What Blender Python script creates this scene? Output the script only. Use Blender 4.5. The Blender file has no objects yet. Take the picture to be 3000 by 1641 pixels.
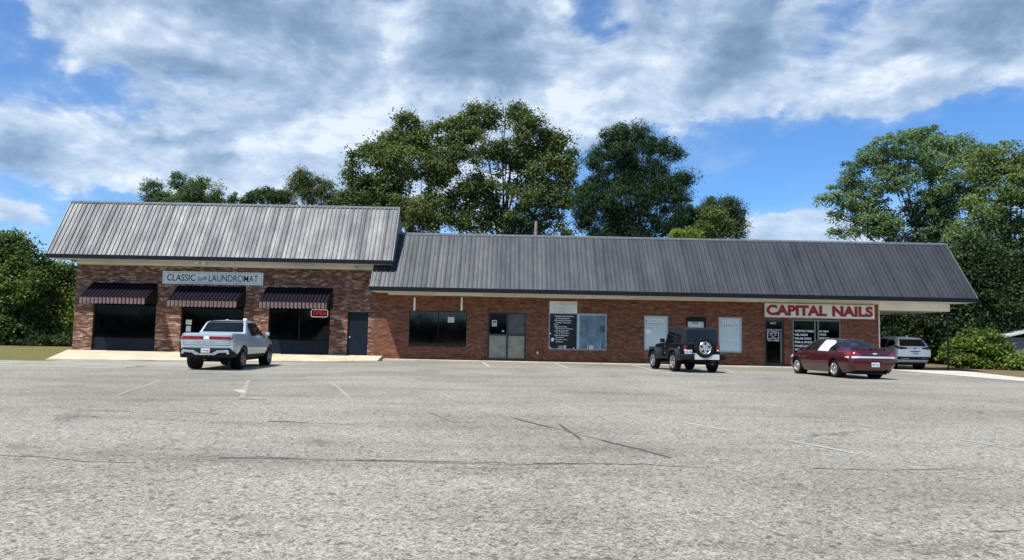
import bpy, bmesh, math, random
import numpy as np
from mathutils import Vector, Matrix, noise
from mathutils.bvhtree import BVHTree

R = math.radians
S = bpy.context.scene
COL = S.collection
random.seed(5)

# ------------------------------------------------------------------ camera
FPX = 2167.0                      # focal length in photo pixels (3000 wide)
PITCH, ROLL = R(4.35), 0.0200
CAM = Vector((0, 0, 1.3))
_f = Vector((0, math.cos(PITCH), math.sin(PITCH)))
_u0 = Vector((0, -math.sin(PITCH), math.cos(PITCH)))
_r0 = Vector((1, 0, 0))
_u = _u0 * math.cos(ROLL) - _r0 * math.sin(ROLL)
_r = _r0 * math.cos(ROLL) + _u0 * math.sin(ROLL)
cd = bpy.data.cameras.new('camera')
cam = bpy.data.objects.new('camera', cd)
COL.objects.link(cam)
cd.sensor_width = 36.0
cd.lens = 36.0 * FPX / 3000.0
cd.clip_end = 3000
cd.clip_start = 0.05
cam.matrix_world = Matrix((( _r.x, _u.x, -_f.x, CAM.x), (_r.y, _u.y, -_f.y, CAM.y), (_r.z, _u.z, -_f.z, CAM.z), (0, 0, 0, 1)))
S.camera = cam

def ray(px, py):
    return _r * ((px - 1500) / FPX) + _u * ((820.5 - py) / FPX) + _f

def at(px, py, Y):
    """point of the place seen at this photo pixel at distance Y"""
    d = ray(px, py)
    return CAM + d * (Y / d.y)

# ------------------------------------------------------------------ light
SUN_TO = Vector((-0.38, -0.45, 1.0)).normalized()
SUN_EL = math.asin(SUN_TO.z)
SUN_AZ = math.atan2(SUN_TO.x, SUN_TO.y) % (2 * math.pi)
sl = bpy.data.lights.new('sun', 'SUN')
sl.energy = 5.0
sl.angle = R(0.5)
sl.color = (1.0, 0.955, 0.88)
so = bpy.data.objects.new('sun', sl)
COL.objects.link(so)
so.rotation_euler = SUN_TO.to_track_quat('Z', 'Y').to_euler()
S.view_settings.view_transform = 'Standard'
S.view_settings.look = 'None'
S.view_settings.gamma = 1.0
S.view_settings.exposure = 0.24
S.view_settings.use_curve_mapping = False
S.cycles.use_denoising = True
S.cycles.max_bounces = 6
S.cycles.diffuse_bounces = 3
S.cycles.glossy_bounces = 3
S.cycles.transparent_max_bounces = 6
S.cycles.caustics_reflective = False
S.cycles.caustics_refractive = False

class Nodes:
    def __init__(s, tree):
        s.t = tree
        s.n = tree.nodes
        s.l = tree.links
    def new(s, kind, **kw):
        n = s.n.new(kind)
        for k, v in kw.items():
            setattr(n, k, v)
        return n
    def set(s, sock, v):
        if v is None:
            return
        if hasattr(v, 'is_output') or isinstance(v, bpy.types.NodeSocket):
            s.l.new(v, sock)
        else:
            if isinstance(v, (tuple, list)) and sock.type == 'RGBA' and len(v) == 3:
                v = (*v, 1)
            sock.default_value = v
    def math(s, op, a, b=None, c=None, clamp=False):
        n = s.new('ShaderNodeMath', operation=op, use_clamp=clamp)
        for i, v in enumerate((a, b, c)):
            s.set(n.inputs[i], v)
        return n.outputs[0]
    def vec(s, op, a, b=None):
        n = s.new('ShaderNodeVectorMath', operation=op)
        s.set(n.inputs[0], a)
        s.set(n.inputs[1], b)
        return n.outputs['Value'] if op in ('DOT_PRODUCT', 'LENGTH', 'DISTANCE') else n.outputs[0]
    def comb(s, x, y, z):
        n = s.new('ShaderNodeCombineXYZ')
        for i, v in enumerate((x, y, z)):
            s.set(n.inputs[i], v)
        return n.outputs[0]
    def sep(s, v):
        n = s.new('ShaderNodeSeparateXYZ')
        s.set(n.inputs[0], v)
        return n.outputs
    def noise(s, v, scale, detail=4, rough=0.55, dist=0.0, out='Fac'):
        n = s.new('ShaderNodeTexNoise')
        s.set(n.inputs['Vector'], v)
        n.inputs['Scale'].default_value = scale
        n.inputs['Detail'].default_value = detail
        n.inputs['Roughness'].default_value = rough
        n.inputs['Distortion'].default_value = dist
        return n.outputs[out]
    def voro(s, v, scale, feature='F1', out='Distance', rnd=1.0):
        n = s.new('ShaderNodeTexVoronoi', feature=feature)
        s.set(n.inputs['Vector'], v)
        n.inputs['Scale'].default_value = scale
        n.inputs['Randomness'].default_value = rnd
        return n.outputs[out]
    def mix(s, f, a, b, blend='MIX'):
        n = s.new('ShaderNodeMix', data_type='RGBA', blend_type=blend)
        s.set(n.inputs[0], f)
        s.set(n.inputs[6], a)
        s.set(n.inputs[7], b)
        return n.outputs[2]
    def map(s, v, a, b, c=0.0, d=1.0, smooth=True):
        n = s.new('ShaderNodeMapRange', interpolation_type='SMOOTHSTEP' if smooth else 'LINEAR')
        s.set(n.inputs[0], v)
        for i, x in enumerate((a, b, c, d)):
            n.inputs[i + 1].default_value = x
        return n.outputs[0]
    def ramp(s, f, stops, interp='LINEAR'):
        n = s.new('ShaderNodeValToRGB')
        s.set(n.inputs[0], f)
        cr = n.color_ramp
        cr.interpolation = interp
        while len(cr.elements) < len(stops):
            cr.elements.new(0.5)
        for e, (p, c) in zip(cr.elements, stops):
            e.position = p
            e.color = (*c, 1)
        return n.outputs[0]
    def bump(s, h, strength=0.3, dist=0.01):
        n = s.new('ShaderNodeBump')
        s.set(n.inputs['Height'], h)
        n.inputs['Strength'].default_value = strength
        n.inputs['Distance'].default_value = dist
        return n.outputs[0]

# ------------------------------------------------------------------ sky
W = bpy.data.worlds.new('World')
S.world = W
W.use_nodes = True
wn = Nodes(W.node_tree)
bg = W.node_tree.nodes['Background']
sky = wn.new('ShaderNodeTexSky', sky_type='NISHITA')
sky.sun_disc = False
sky.sun_elevation = SUN_EL
sky.sun_rotation = SUN_AZ
sky.air_density = 1.0
sky.dust_density = 0.2
sky.ozone_density = 3.0
SKY_STRENGTH = 0.12

def skypos(px, py):
    d = ray(px, py).normalized()
    return math.degrees(math.atan2(d.x, d.y)), math.degrees(math.asin(d.z))

tc = wn.new('ShaderNodeTexCoord').outputs['Generated']
dx, dy, dz = wn.sep(tc)
az = wn.math('MULTIPLY', wn.math('ARCTAN2', dx, dy), 180 / math.pi)
el = wn.math('MULTIPLY', wn.math('ARCSINE', dz), 180 / math.pi)
P0 = wn.comb(az, el, 0.0)
Pn = wn.comb(az, wn.math('MULTIPLY', el, 1.75), 0.0)
w1 = wn.vec('MULTIPLY', wn.vec('SUBTRACT', wn.noise(Pn, 0.16, 4, 0.55, out='Color'), (0.5, 0.5, 0.5)), (8.0, 4.5, 0.0))
w2 = wn.vec('MULTIPLY', wn.vec('SUBTRACT', wn.noise(Pn, 0.6, 5, 0.62, out='Color'), (0.5, 0.5, 0.5)), (2.6, 1.5, 0.0))
P = wn.vec('ADD', P0, wn.vec('ADD', w1, w2))

def blobs(lst):
    acc = None
    for px, py, rx, ry, amp in lst:
        a, e = skypos(px, py)
        q = wn.vec('MULTIPLY', wn.vec('SUBTRACT', P, (a, e, 0)), (37.8 / rx, 37.8 / ry, 0))
        gs = wn.math('EXPONENT', wn.math('MULTIPLY', wn.vec('DOT_PRODUCT', q, q), -1.0))
        acc = wn.math('MULTIPLY_ADD', gs, amp, 0.0 if acc is None else acc)
    return acc

def puff(off):
    """lumpy cloud thickness, sampled a little aside for the lit and shaded flanks of each lump"""
    q = wn.vec('ADD', Pn, off)
    a = wn.noise(q, 0.10, 9, 0.60, 0.6)
    b_ = wn.noise(wn.vec('ADD', q, (40, 13, 0)), 0.26, 7, 0.58, 0.4)
    return wn.math('ADD', wn.math('MULTIPLY', a, 0.62), wn.math('MULTIPLY', b_, 0.38))
p_here, p_up = puff((0, 0, 0)), puff((-0.9, 1.5, 0))
cover = blobs([
    (720, 90, 560, 170, .80), (1050, 250, 300, 120, .6), (330, 440, 560, 100, .62), (900, 400, 240, 110, .5), (1010, 400, 160, 90, .7), (1480, 130, 380, 170, .8),
    (2150, 110, 250, 150, .9), (2930, 70, 260, 130, .95), (2660, 235, 270, 85, .95), (2500, 310, 150, 60, .5), (1690, 290, 170, 100, .7),
    (2330, 680, 210, 50, .85), (40, 605, 85, 38, 1.1), (1880, 150, 220, 130, .35), (480, 120, 260, 100, .5), (2050, 450, 300, 40, .3), (1250, 380, 300, 60, .3), (2450, 110, 220, 90, .25),
    (420, 430, 560, 120, .45), (900, 520, 260, 90, .7), (1650, 330, 320, 130, .6), (1250, 520, 260, 140, .6), (2330, 690, 260, 60, .35), (2000, 300, 200, 90, .25), (150, 320, 330, 40, -.12), (340, 595, 330, 34, -1.1), (2330, 430, 400, 110, -.85), (2930, 390, 170, 80, -.9), (2150, 580, 260, 90, -.6),
    (290, 250, 110, 40, -.45), (0, 60, 60, 160, -.5), (2420, 60, 90, 90, -.25), (1800, 570, 200, 110, -.3), (2650, 420, 250, 60, -.5), (1720, 120, 100, 130, -.6), (2010, 240, 60, 60, -.3), (1960, 80, 50, 80, -.3), (1140, 120, 40, 120, -.25)])
cov = wn.math('ADD', cover, wn.math('MULTIPLY', wn.math('SUBTRACT', p_here, 0.5), 3.0))
alpha = wn.math('ADD', wn.math('MULTIPLY', wn.map(cov, 0.0, 0.55), 0.72), wn.math('MULTIPLY', wn.map(cov, -0.75, 0.5), 0.28))
dark = blobs([
    (720, 40, 330, 75, .95), (640, 235, 260, 50, .85), (960, 150, 160, 60, .5), (1440, 110, 220, 120, 1.0), (1290, 30, 130, 60, .5), (1400, 215, 160, 50, .5),
    (2170, 110, 140, 105, 1.0), (2120, 210, 90, 50, .5), (2930, 70, 190, 95, 1.1), (530, 385, 110, 24, .8), (20, 430, 110, 45, .9), (640, 470, 60, 26, .6), (880, 480, 150, 36, .35),
    (1880, 30, 120, 60, .5), (2720, 290, 200, 34, .35), (1150, 130, 60, 130, -.6), (960, 430, 150, 60, -.45), (740, 440, 80, 40, -.5), (2640, 210, 170, 50, -.35), (1650, 290, 100, 60, -.5), (480, 60, 130, 60, -.3), (2960, 210, 120, 40, -.5), (1640, 40, 60, 80, -.6), (1010, 320, 140, 60, -.35)])
relief = wn.math('MULTIPLY', wn.math('SUBTRACT', p_up, p_here), 3.4)      # thicker lump above: shaded
lump = wn.math('MULTIPLY', wn.math('SUBTRACT', wn.noise(wn.vec('ADD', Pn, (7, 31, 0)), 0.2, 8, 0.6, 0.3), 0.5), 0.8)
drk = wn.map(wn.math('ADD', wn.math('ADD', dark, relief), lump), -0.42, 1.40, 0.0, 1.0, False)
ccol = wn.ramp(drk, [(0.0, (.80, .86, .91)), (0.17, (.58, .68, .80)), (0.38, (.41, .52, .66)), (0.66, (.265, .365, .50)), (1.0, (.165, .24, .345))])
base = wn.mix(1.0, wn.mix(1.0, sky.outputs[0], (SKY_STRENGTH,) * 3, 'MULTIPLY'), (0.56, 0.86, 1.18), 'MULTIPLY')
out = wn.mix(wn.math('MULTIPLY', alpha, 0.84), base, ccol)
wn.l.new(out, bg.inputs['Color'])
bg.inputs['Strength'].default_value = 1.0

# ------------------------------------------------------------------ materials
def material(name):
    m = bpy.data.materials.new(name)
    m.use_nodes = True
    nd = Nodes(m.node_tree)
    b = m.node_tree.nodes['Principled BSDF']
    return m, nd, b

def simple(name, col, rough=0.6, metal=0.0, var=0.12, scale=6.0, coat=0.0, spec=None, bump=0.0, bscale=80):
    m, nd, b = material(name)
    if spec is None:
        spec = 0.5 if max(col) > .05 or metal else 0.2       # dull dark plastics and paints mirror little
    tco = nd.new('ShaderNodeTexCoord').outputs['Object']
    f = nd.noise(tco, scale, 5, 0.6)
    lo = tuple(c * (1 - var) for c in col)
    hi = tuple(min(1, c * (1 + var)) for c in col)
    nd.l.new(nd.mix(nd.map(f, 0.3, 0.7), lo, hi), b.inputs['Base Color'])
    nd.set(b.inputs['Roughness'], nd.map(f, 0.2, 0.8, max(0.02, rough - 0.06), min(1, rough + 0.06), False))
    b.inputs['Metallic'].default_value = metal
    b.inputs['Coat Weight'].default_value = coat
    b.inputs['Coat Roughness'].default_value = 0.04
    b.inputs['Specular IOR Level'].default_value = spec
    if bump:
        nd.l.new(nd.bump(nd.noise(tco, bscale, 3), bump, 0.01), b.inputs['Normal'])
    return m

def brick_mat(name, stops, mortar, lowvar=0.5, bw=0.203, bh=0.0677, rough_wall=False):
    m, nd, b = material(name)
    x, y, z = nd.sep(nd.new('ShaderNodeNewGeometry').outputs['Position'])
    u = nd.math('ADD', x, y)
    row = nd.math('FLOOR', nd.math('DIVIDE', z, bh))
    sh = nd.math('MULTIPLY', nd.math('MODULO', row, 2.0), 0.5)
    uu = nd.math('ADD', nd.math('DIVIDE', u, bw), sh)
    colm = nd.math('FLOOR', uu)
    fu = nd.math('FRACT', uu)
    fz = nd.math('FRACT', nd.math('DIVIDE', z, bh))
    wnz = nd.new('ShaderNodeTexWhiteNoise', noise_dimensions='2D')
    nd.l.new(nd.comb(colm, row, 0.0), wnz.inputs['Vector'])
    low = nd.noise(nd.comb(nd.math('MULTIPLY', u, 1.6), nd.math('MULTIPLY', z, 5.5), 0.0), 1.0, 5, 0.65)
    f = nd.math('ADD', nd.math('MULTIPLY', wnz.outputs['Value'], 1 - lowvar), nd.math('MULTIPLY', nd.map(low, 0.25, 0.75), lowvar))
    col = nd.ramp(f, stops)
    g = nd.noise(nd.comb(u, z, 0.0), 25, 4)
    col = nd.mix(nd.map(g, 0.3, 0.8, 0.0, 0.25), col, (0.03, 0.02, 0.018))
    mu = nd.math('MAXIMUM', nd.math('LESS_THAN', fu, 0.045), nd.math('LESS_THAN', fz, 0.13))
    col = nd.mix(nd.math('MULTIPLY', mu, 0.85), col, mortar)
    # patchy darker brown towards the foot of a wall
    st = nd.math('MULTIPLY', nd.map(z, 0.9, 0.05), nd.map(nd.noise(nd.comb(u, nd.math('MULTIPLY', z, 0.6), 0.0), 1.3, 5, 0.6), 0.42, 0.7))
    col = nd.mix(nd.math('MULTIPLY', st, 0.45), col, (0.05, 0.032, 0.024))
    nd.l.new(col, b.inputs['Base Color'])
    b.inputs['Roughness'].default_value = 0.9
    b.inputs['Specular IOR Level'].default_value = 0.2
    h = nd.math('ADD', nd.math('SUBTRACT', 1.0, mu), nd.math('MULTIPLY', wnz.outputs['Value'], 1.4 if rough_wall else 0.3))
    nd.l.new(nd.bump(h, 0.7, 0.014 if rough_wall else 0.006), b.inputs['Normal'])
    return m

MT = {}
MT['brick_rough'] = brick_mat('rough_mixed_brick', [(0.0, (.045, .022, .018)), (0.28, (.14, .064, .046)), (0.5, (.215, .105, .072)), (0.68, (.33, .195, .13)), (0.86, (.52, .38, .29)), (1.0, (.66, .53, .43))],
                             (.17, .12, .09), 0.42, 0.24, 0.075, True)
MT['brick_red'] = brick_mat('dark_red_brick', [(0.0, (.07, .026, .018)), (0.3, (.17, .066, .040)), (0.6, (.245, .098, .058)), (0.85, (.32, .145, .088)), (1.0, (.46, .25, .16))],
                           (.115, .07, .05), 0.45)

STAINS = [(188, 1240, 225, 1208, .16, 1.0), (28, 1324, 62, 1294, .16, .9), (952, 1312, 922, 1284, .10, .9), (500, 1352, 1100, 1366, .28, .55), (1100, 1366, 1880, 1380, .22, .5),
          (1560, 1418, 1660, 1424, .2, .7), (1900, 1600, 2500, 1612, .16, .5), (2500, 1610, 3000, 1590, .2, .6), (2700, 1368, 3000, 1376, .35, .5), (120, 1500, 420, 1520, .14, .3),
          (1240, 1092, 1262, 1080, .5, .6), (1530, 1098, 1545, 1088, .5, .5), (1790, 1108, 1800, 1098, .45, .6), (2240, 1118, 2260, 1106, .5, .6), (860, 1100, 880, 1090, .5, .5), (400, 1108, 420, 1098, .5, .4),
          (1060, 1180, 1280, 1188, .3, .35), (2050, 1190, 2300, 1200, .3, .35), (700, 1290, 1000, 1300, .2, .3), (1480, 1500, 1800, 1480, .12, .3), (640, 1584, 900, 1570, .1, .35)]
def asphalt_mat():
    m, nd, b = material('worn_asphalt')
    p = nd.new('ShaderNodeNewGeometry').outputs['Position']
    stone = nd.voro(p, 70, out='Color')
    sv = nd.sep(stone)[0]
    stone2 = nd.sep(nd.voro(p, 27, out='Color'))[1]
    grain = nd.noise(p, 45, 6, 0.7)
    col = nd.ramp(nd.math('ADD', nd.math('MULTIPLY', sv, 0.5), nd.math('MULTIPLY', grain, 0.55)),
                  [(0.2, (.105, .101, .091)), (0.42, (.225, .216, .192)), (0.62, (.335, .322, .288)), (0.85, (.50, .482, .436))])
    col = nd.mix(nd.math('MULTIPLY', nd.math('GREATER_THAN', stone2, 0.93), 0.5), col, (.50, .49, .46))
    col = nd.mix(nd.math('MULTIPLY', nd.math('LESS_THAN', stone2, 0.09), 0.55), col, (.05, .048, .046))
    # broad patches, streaks along the bays, brownish and rusty tints
    px, py, pz = nd.sep(p)
    big = nd.noise(p, 0.16, 8, 0.68)
    streak = nd.noise(nd.comb(nd.math('MULTIPLY', px, 0.22), nd.math('MULTIPLY', py, 1.1), 0.0), 0.8, 6, 0.65)
    col = nd.mix(nd.map(big, 0.40, 0.62, 0.0, 0.55), col, nd.mix(1.0, col, (.56, .555, .545), 'MULTIPLY'))
    col = nd.mix(nd.map(streak, 0.5, 0.72, 0.0, 0.55), col, nd.mix(1.0, col, (.54, .535, .53), 'MULTIPLY'))
    col = nd.mix(nd.map(streak, 0.45, 0.28, 0.0, 0.4), col, nd.mix(1.0, col, (1.22, 1.21, 1.19), 'MULTIPLY'))
    rust = nd.noise(nd.vec('ADD', p, (9, 4, 0)), 0.35, 5, 0.65)
    col = nd.mix(nd.map(rust, 0.60, 0.75, 0.0, 0.35), col, nd.mix(1.0, col, (1.12, .93, .80), 'MULTIPLY'))
    # fresher darker surface in the bays next to the shops
    near = nd.math('MULTIPLY', nd.map(py, 31.5, 34.5), nd.map(px, -7.0, -4.5))
    near = nd.math('MULTIPLY', near, nd.map(nd.noise(p, 0.7, 5, 0.6), 0.25, 0.6))
    col = nd.mix(nd.math('MULTIPLY', near, 0.5), col, nd.mix(1.0, col, (.60, .60, .57), 'MULTIPLY'))
    # pale sandy outwash at the apron of the laundromat
    sand = nd.math('MULTIPLY', nd.map(py, 25.0, 29.5), nd.map(px, -8.0, -13.0))
    sand = nd.math('MULTIPLY', sand, nd.map(nd.noise(nd.comb(nd.math('MULTIPLY', px, 0.35), py, 0.0), 0.9, 6, 0.65), 0.42, 0.6))
    col = nd.mix(nd.math('MULTIPLY', sand, 0.75), col, (.40, .385, .35))
    col = nd.mix(1.0, col, (1.13, 1.105, 1.0), 'MULTIPLY')
    # old oil drips, tyre scuffs and seeped tar: soft-edged stains in the surface
    sp = nd.vec('ADD', p, nd.vec('MULTIPLY', nd.vec('SUBTRACT', nd.noise(p, 2.2, 5, 0.65, out='Color'), (.5, .5, .5)), (.55, .8, 0)))
    stain = None
    for ax, ay, bx_, by_, wd, am in STAINS:
        pts = []
        for qx, qy in ((ax, ay), (bx_, by_)):
            d = ray(qx, qy)
            pts.append(CAM + d * (-CAM.z / d.z))
        c = (pts[0] + pts[1]) / 2
        e = pts[1] - pts[0]
        hl = max(.15, e.length / 2)
        e.normalize()
        q = nd.vec('SUBTRACT', sp, (c.x, c.y, 0))
        ua = nd.math('MULTIPLY', nd.vec('DOT_PRODUCT', q, (e.x, e.y, 0)), 1 / hl)
        ub = nd.math('MULTIPLY', nd.vec('DOT_PRODUCT', q, (-e.y, e.x, 0)), 1 / wd)
        gs = nd.math('EXPONENT', nd.math('MULTIPLY', nd.math('ADD', nd.math('MULTIPLY', ua, ua), nd.math('MULTIPLY', ub, ub)), -1.2))
        stain = nd.math('MULTIPLY_ADD', gs, am, 0.0 if stain is None else stain)
    stain = nd.math('MULTIPLY', stain, nd.map(nd.noise(p, 9.0, 5, 0.7), 0.25, 0.65, 0.35, 1.0), clamp=True)
    col = nd.mix(nd.math('MULTIPLY', stain, 0.62), col, nd.mix(1.0, col, (.30, .305, .32), 'MULTIPLY'))
    # fine crazing
    wv = nd.vec('ADD', p, nd.vec('MULTIPLY', nd.noise(p, 1.2, 4, 0.6, out='Color'), (1.4, 1.4, 0)))
    crack = nd.voro(wv, 0.22, 'DISTANCE_TO_EDGE')
    ck = nd.math('MULTIPLY', nd.map(crack, 0.006, 0.0), nd.map(nd.noise(p, 0.3, 3), 0.48, 0.6))
    col = nd.mix(nd.math('MULTIPLY', ck, 0.6), col, (.045, .043, .04))
    nd.l.new(col, b.inputs['Base Color'])
    b.inputs['Roughness'].default_value = 0.92
    b.inputs['Specular IOR Level'].default_value = 0.25
    nd.l.new(nd.bump(nd.math('ADD', sv, grain), 0.75, 0.006), b.inputs['Normal'])
    return m
MT['asphalt'] = asphalt_mat()

def concrete_mat(name, col, joint=0.0):
    m, nd, b = material(name)
    p = nd.new('ShaderNodeNewGeometry').outputs['Position']
    a = nd.noise(p, 0.7, 6, 0.65)
    c = nd.noise(p, 30, 4, 0.6)
    o = nd.mix(nd.map(a, 0.3, 0.72), tuple(x * 0.78 for x in col), tuple(min(1, x * 1.1) for x in col))
    o = nd.mix(nd.map(c, 0.35, 0.7, 0, 0.25), o, tuple(x * 0.6 for x in col))
    x, y, z = nd.sep(p)
    if joint:
        fx = nd.math('ABSOLUTE', nd.math('SUBTRACT', nd.math('FRACT', nd.math('DIVIDE', x, joint)), 0.5))
        o = nd.mix(nd.math('MULTIPLY', nd.map(fx, 0.012, 0.004), 0.65), o, tuple(q * 0.35 for q in col))
    st = nd.noise(nd.comb(nd.math('MULTIPLY', x, 0.5), nd.math('MULTIPLY', y, 1.4), 0.0), 0.9, 6, 0.7)
    o = nd.mix(nd.map(st, 0.56, 0.72, 0, 0.45), o, tuple(q * t for q, t in zip(col, (.5, .42, .33))))
    nd.l.new(o, b.inputs['Base Color'])
    b.inputs['Roughness'].default_value = 0.9
    nd.l.new(nd.bump(c, 0.3, 0.004), b.inputs['Normal'])
    return m
MT['concrete'] = concrete_mat('tan_concrete', (.66, .565, .40), 3.1)
MT['kerb'] = concrete_mat('kerb_concrete', (.56, .49, .37), 3.0)
MT['drive'] = concrete_mat('pale_concrete', (.62, .575, .48))

def soil_mat(name, a, b_, c_, sc=1.2, fine=18.0):
    m, nd, b = material(name)
    p = nd.new('ShaderNodeNewGeometry').outputs['Position']
    f = nd.noise(p, sc, 7, 0.7)
    g = nd.noise(p, fine, 5, 0.75)
    o = nd.mix(nd.map(f, 0.35, 0.65), a, b_)
    o = nd.mix(nd.map(g, 0.4, 0.68, 0, 0.8), o, c_)
    nd.l.new(o, b.inputs['Base Color'])
    b.inputs['Roughness'].default_value = 1.0
    b.inputs['Specular IOR Level'].default_value = 0.1
    nd.l.new(nd.bump(g, 0.8, 0.05), b.inputs['Normal'])
    return m
MT['lawn'] = soil_mat('mown_lawn', (.16, .155, .055), (.22, .195, .075), (.10, .115, .035))
MT['ground'] = soil_mat('field_soil', (.10, .11, .03), (.15, .12, .06), (.06, .07, .02))
MT['dirt'] = soil_mat('bare_dirt', (.24, .175, .105), (.17, .125, .07), (.11, .105, .045))

def metal_roof_mat():
    m, nd, b = material('weathered_metal_roof')
    p = nd.new('ShaderNodeNewGeometry').outputs['Position']
    x, y, z = nd.sep(p)
    v = nd.noise(nd.comb(nd.math('MULTIPLY', x, 1.0), nd.math('MULTIPLY', z, 0.55), 0.0), 1.2, 6, 0.65)
    pan = nd.new('ShaderNodeTexWhiteNoise', noise_dimensions='1D')
    nd.l.new(nd.math('FLOOR', nd.math('DIVIDE', x, 0.2286)), pan.inputs['W'])
    rnd = pan.outputs['Value']
    s2 = nd.noise(nd.comb(nd.math('MULTIPLY', x, 9.0), nd.math('MULTIPLY', z, 0.35), 0.0), 1.0, 4, 0.6)
    f = nd.math('ADD', nd.math('MULTIPLY', v, 0.6), nd.math('ADD', nd.math('MULTIPLY', rnd, 0.18), nd.math('MULTIPLY', s2, 0.22)))
    nd.l.new(nd.ramp(f, [(0.25, (.044, .049, .056)), (0.5, (.080, .087, .094)), (0.75, (.124, .130, .133))]), b.inputs['Base Color'])
    nd.l.new(nd.map(f, 0.25, 0.75, 0.62, 0.51, False), b.inputs['Roughness'])
    b.inputs['Metallic'].default_value = 0.85
    nd.l.new(nd.bump(nd.noise(p, 3.0, 3), 0.15, 0.02), b.inputs['Normal'])
    return m
MT['roof'] = metal_roof_mat()
MT['navy'] = simple('dark_navy_metal', (.007, .009, .016), 0.5, 0.0, 0.2)
MT['flash'] = simple('grey_flashing', (.16, .17, .18), 0.5, 0.4, 0.2)
MT['white'] = simple('white_paint', (.84, .83, .78), 0.6, 0, 0.06, 1.5)
MT['cream'] = simple('cream_soffit_paint', (.72, .70, .61), 0.7, 0, 0.07, 1.2)
MT['siding'] = simple('grey_siding', (.22, .23, .24), 0.6, 0, 0.1)
MT['glass'] = simple('dark_glass', (.0015, .002, .0025), 0.03, 0.0, 0.1, 2, spec=0.14)
MT['glass_open'] = simple('mirroring_glass', (.0015, .002, .0025), 0.02, 0.0, 0.1, 2, spec=0.6)
MT['black'] = simple('black_frame', (.010, .011, .012), 0.45, 0.0, 0.2)
MT['bronze'] = simple('bronze_aluminium', (.035, .036, .034), 0.45, 0.3, 0.15)
MT['alu'] = simple('aluminium', (.42, .43, .42), 0.4, 0.6, 0.1)
MT['greenalu'] = simple('greenish_frame', (.17, .19, .14), 0.5, 0.2, 0.12)
MT['kick'] = simple('navy_panel', (.007, .012, .020), 0.5, 0.0, 0.25)
MT['doorblue'] = simple('dark_blue_door', (.007, .012, .021), 0.5, 0, 0.2)
MT['paper'] = simple('white_paper', (.60, .61, .60), 0.8, 0, 0.04)
MT['ink'] = simple('dark_ink', (.012, .022, .035), 0.7, 0, 0.1)
MT['greyink'] = simple('grey_ink', (.32, .33, .33), 0.8, 0, 0.1)
MT['brownink'] = simple('brown_ink', (.20, .12, .10), 0.8, 0, 0.2)
MT['redink'] = simple('red_letter', (.30, .020, .030), 0.6, 0, 0.15)
MT['vinyl'] = simple('white_vinyl', (.88, .89, .88), 0.6, 0, 0.05)
MT['signboard'] = simple('pale_sign_board', (.66, .72, .71), 0.6, 0, 0.08, 2)
MT['signwhite'] = simple('white_sign_face', (.80, .79, .75), 0.6, 0, 0.06, 2)
MT['shade'] = simple('pale_blue_blind', (.60, .69, .68), 0.55, 0, 0.05, 1)
MT['board'] = simple('charcoal_board', (.022, .027, .027), 0.5, 0, 0.2)
MT['frost'] = simple('frosted_panel', (.27, .27, .20), 0.5, 0, 0.2, 3)
MT['frost2'] = simple('dim_panel', (.075, .08, .072), 0.35, 0, 0.25, 3)
MT['bark'] = simple('bark', (.065, .052, .040), 0.95, 0, 0.4, 4, bump=0.6, bscale=14)
MT['wood'] = simple('weathered_wood', (.24, .20, .15), 0.9, 0, 0.3)
MT['strip'] = simple('brown_trim', (.20, .12, .085), 0.8, 0, 0.2)
MT['rubber'] = simple('tyre_rubber', (.008, .008, .0085), 0.85, 0, 0.2, 12)
MT['plastic'] = simple('black_plastic', (.008, .009, .010), 0.55, 0, 0.15)
MT['trimgrey'] = simple('grey_plastic', (.024, .026, .031), 0.6, 0, 0.15)
MT['silver'] = simple('silver_alloy', (.62, .62, .62), 0.28, 0.85, 0.06)
MT['chrome'] = simple('chrome', (.80, .80, .80), 0.12, 1.0, 0.02)
MT['lampred'] = simple('red_lamp', (.26, .010, .018), 0.15, 0, 0.15, coat=0.8)
MT['lampwhite'] = simple('clear_lamp', (.7, .68, .62), 0.15, 0.1, 0.05, coat=0.5)
MT['plate'] = simple('plate_face', (.62, .65, .66), 0.5, 0, 0.06)
MT['carglass'] = simple('car_glass', (.003, .004, .005), 0.03, 0, 0.1, 2, spec=0.5)
MT['dullglass'] = simple('dull_windscreen', (.006, .008, .009), 0.45, 0, 0.1, 2, spec=0.3)  # rougher than the other car glass, so the sun leaves no sharp glint
MT['paint_truck'] = simple('pale_blue_paint', (.43, .53, .56), 0.32, 0.12, 0.03, 2, coat=1.0)
MT['paint_jeep'] = simple('black_paint', (.004, .005, .008), 0.35, 0.0, 0.1, 2, coat=0.25)
MT['paint_red'] = simple('maroon_paint', (.070, .003, .010), 0.3, 0.3, 0.06, 2, coat=1.0)
MT['paint_white'] = simple('white_paint_car', (.86, .87, .86), 0.3, 0.0, 0.02, 2, coat=1.0)
MT['shed'] = simple('grey_shed_roof', (.42, .43, .40), 0.7, 0, 0.2)
MT['shedwall'] = simple('shed_wall', (.17, .18, .16), 0.8, 0, 0.2)
MT['paintwhite'] = soil_mat('worn_white_line', (.60, .59, .55), (.50, .49, .45), (.30, .29, .26), 1.0, 22)
MT['paintfaint'] = soil_mat('faded_white_line', (.46, .45, .41), (.38, .37, .34), (.30, .29, .265), 1.0, 22)
MT['paintyellow'] = soil_mat('faded_yellow_line', (.46, .425, .29), (.38, .36, .28), (.30, .29, .255), 1.0, 22)
MT['tar'] = soil_mat('tar_seal', (.085, .085, .088), (.12, .12, .12), (.21, .205, .19), 2.0, 26)
MT['tarpatch'] = soil_mat('tar_stain', (.19, .185, .172), (.235, .228, .21), (.34, .325, .29), 2.0, 34)

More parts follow.
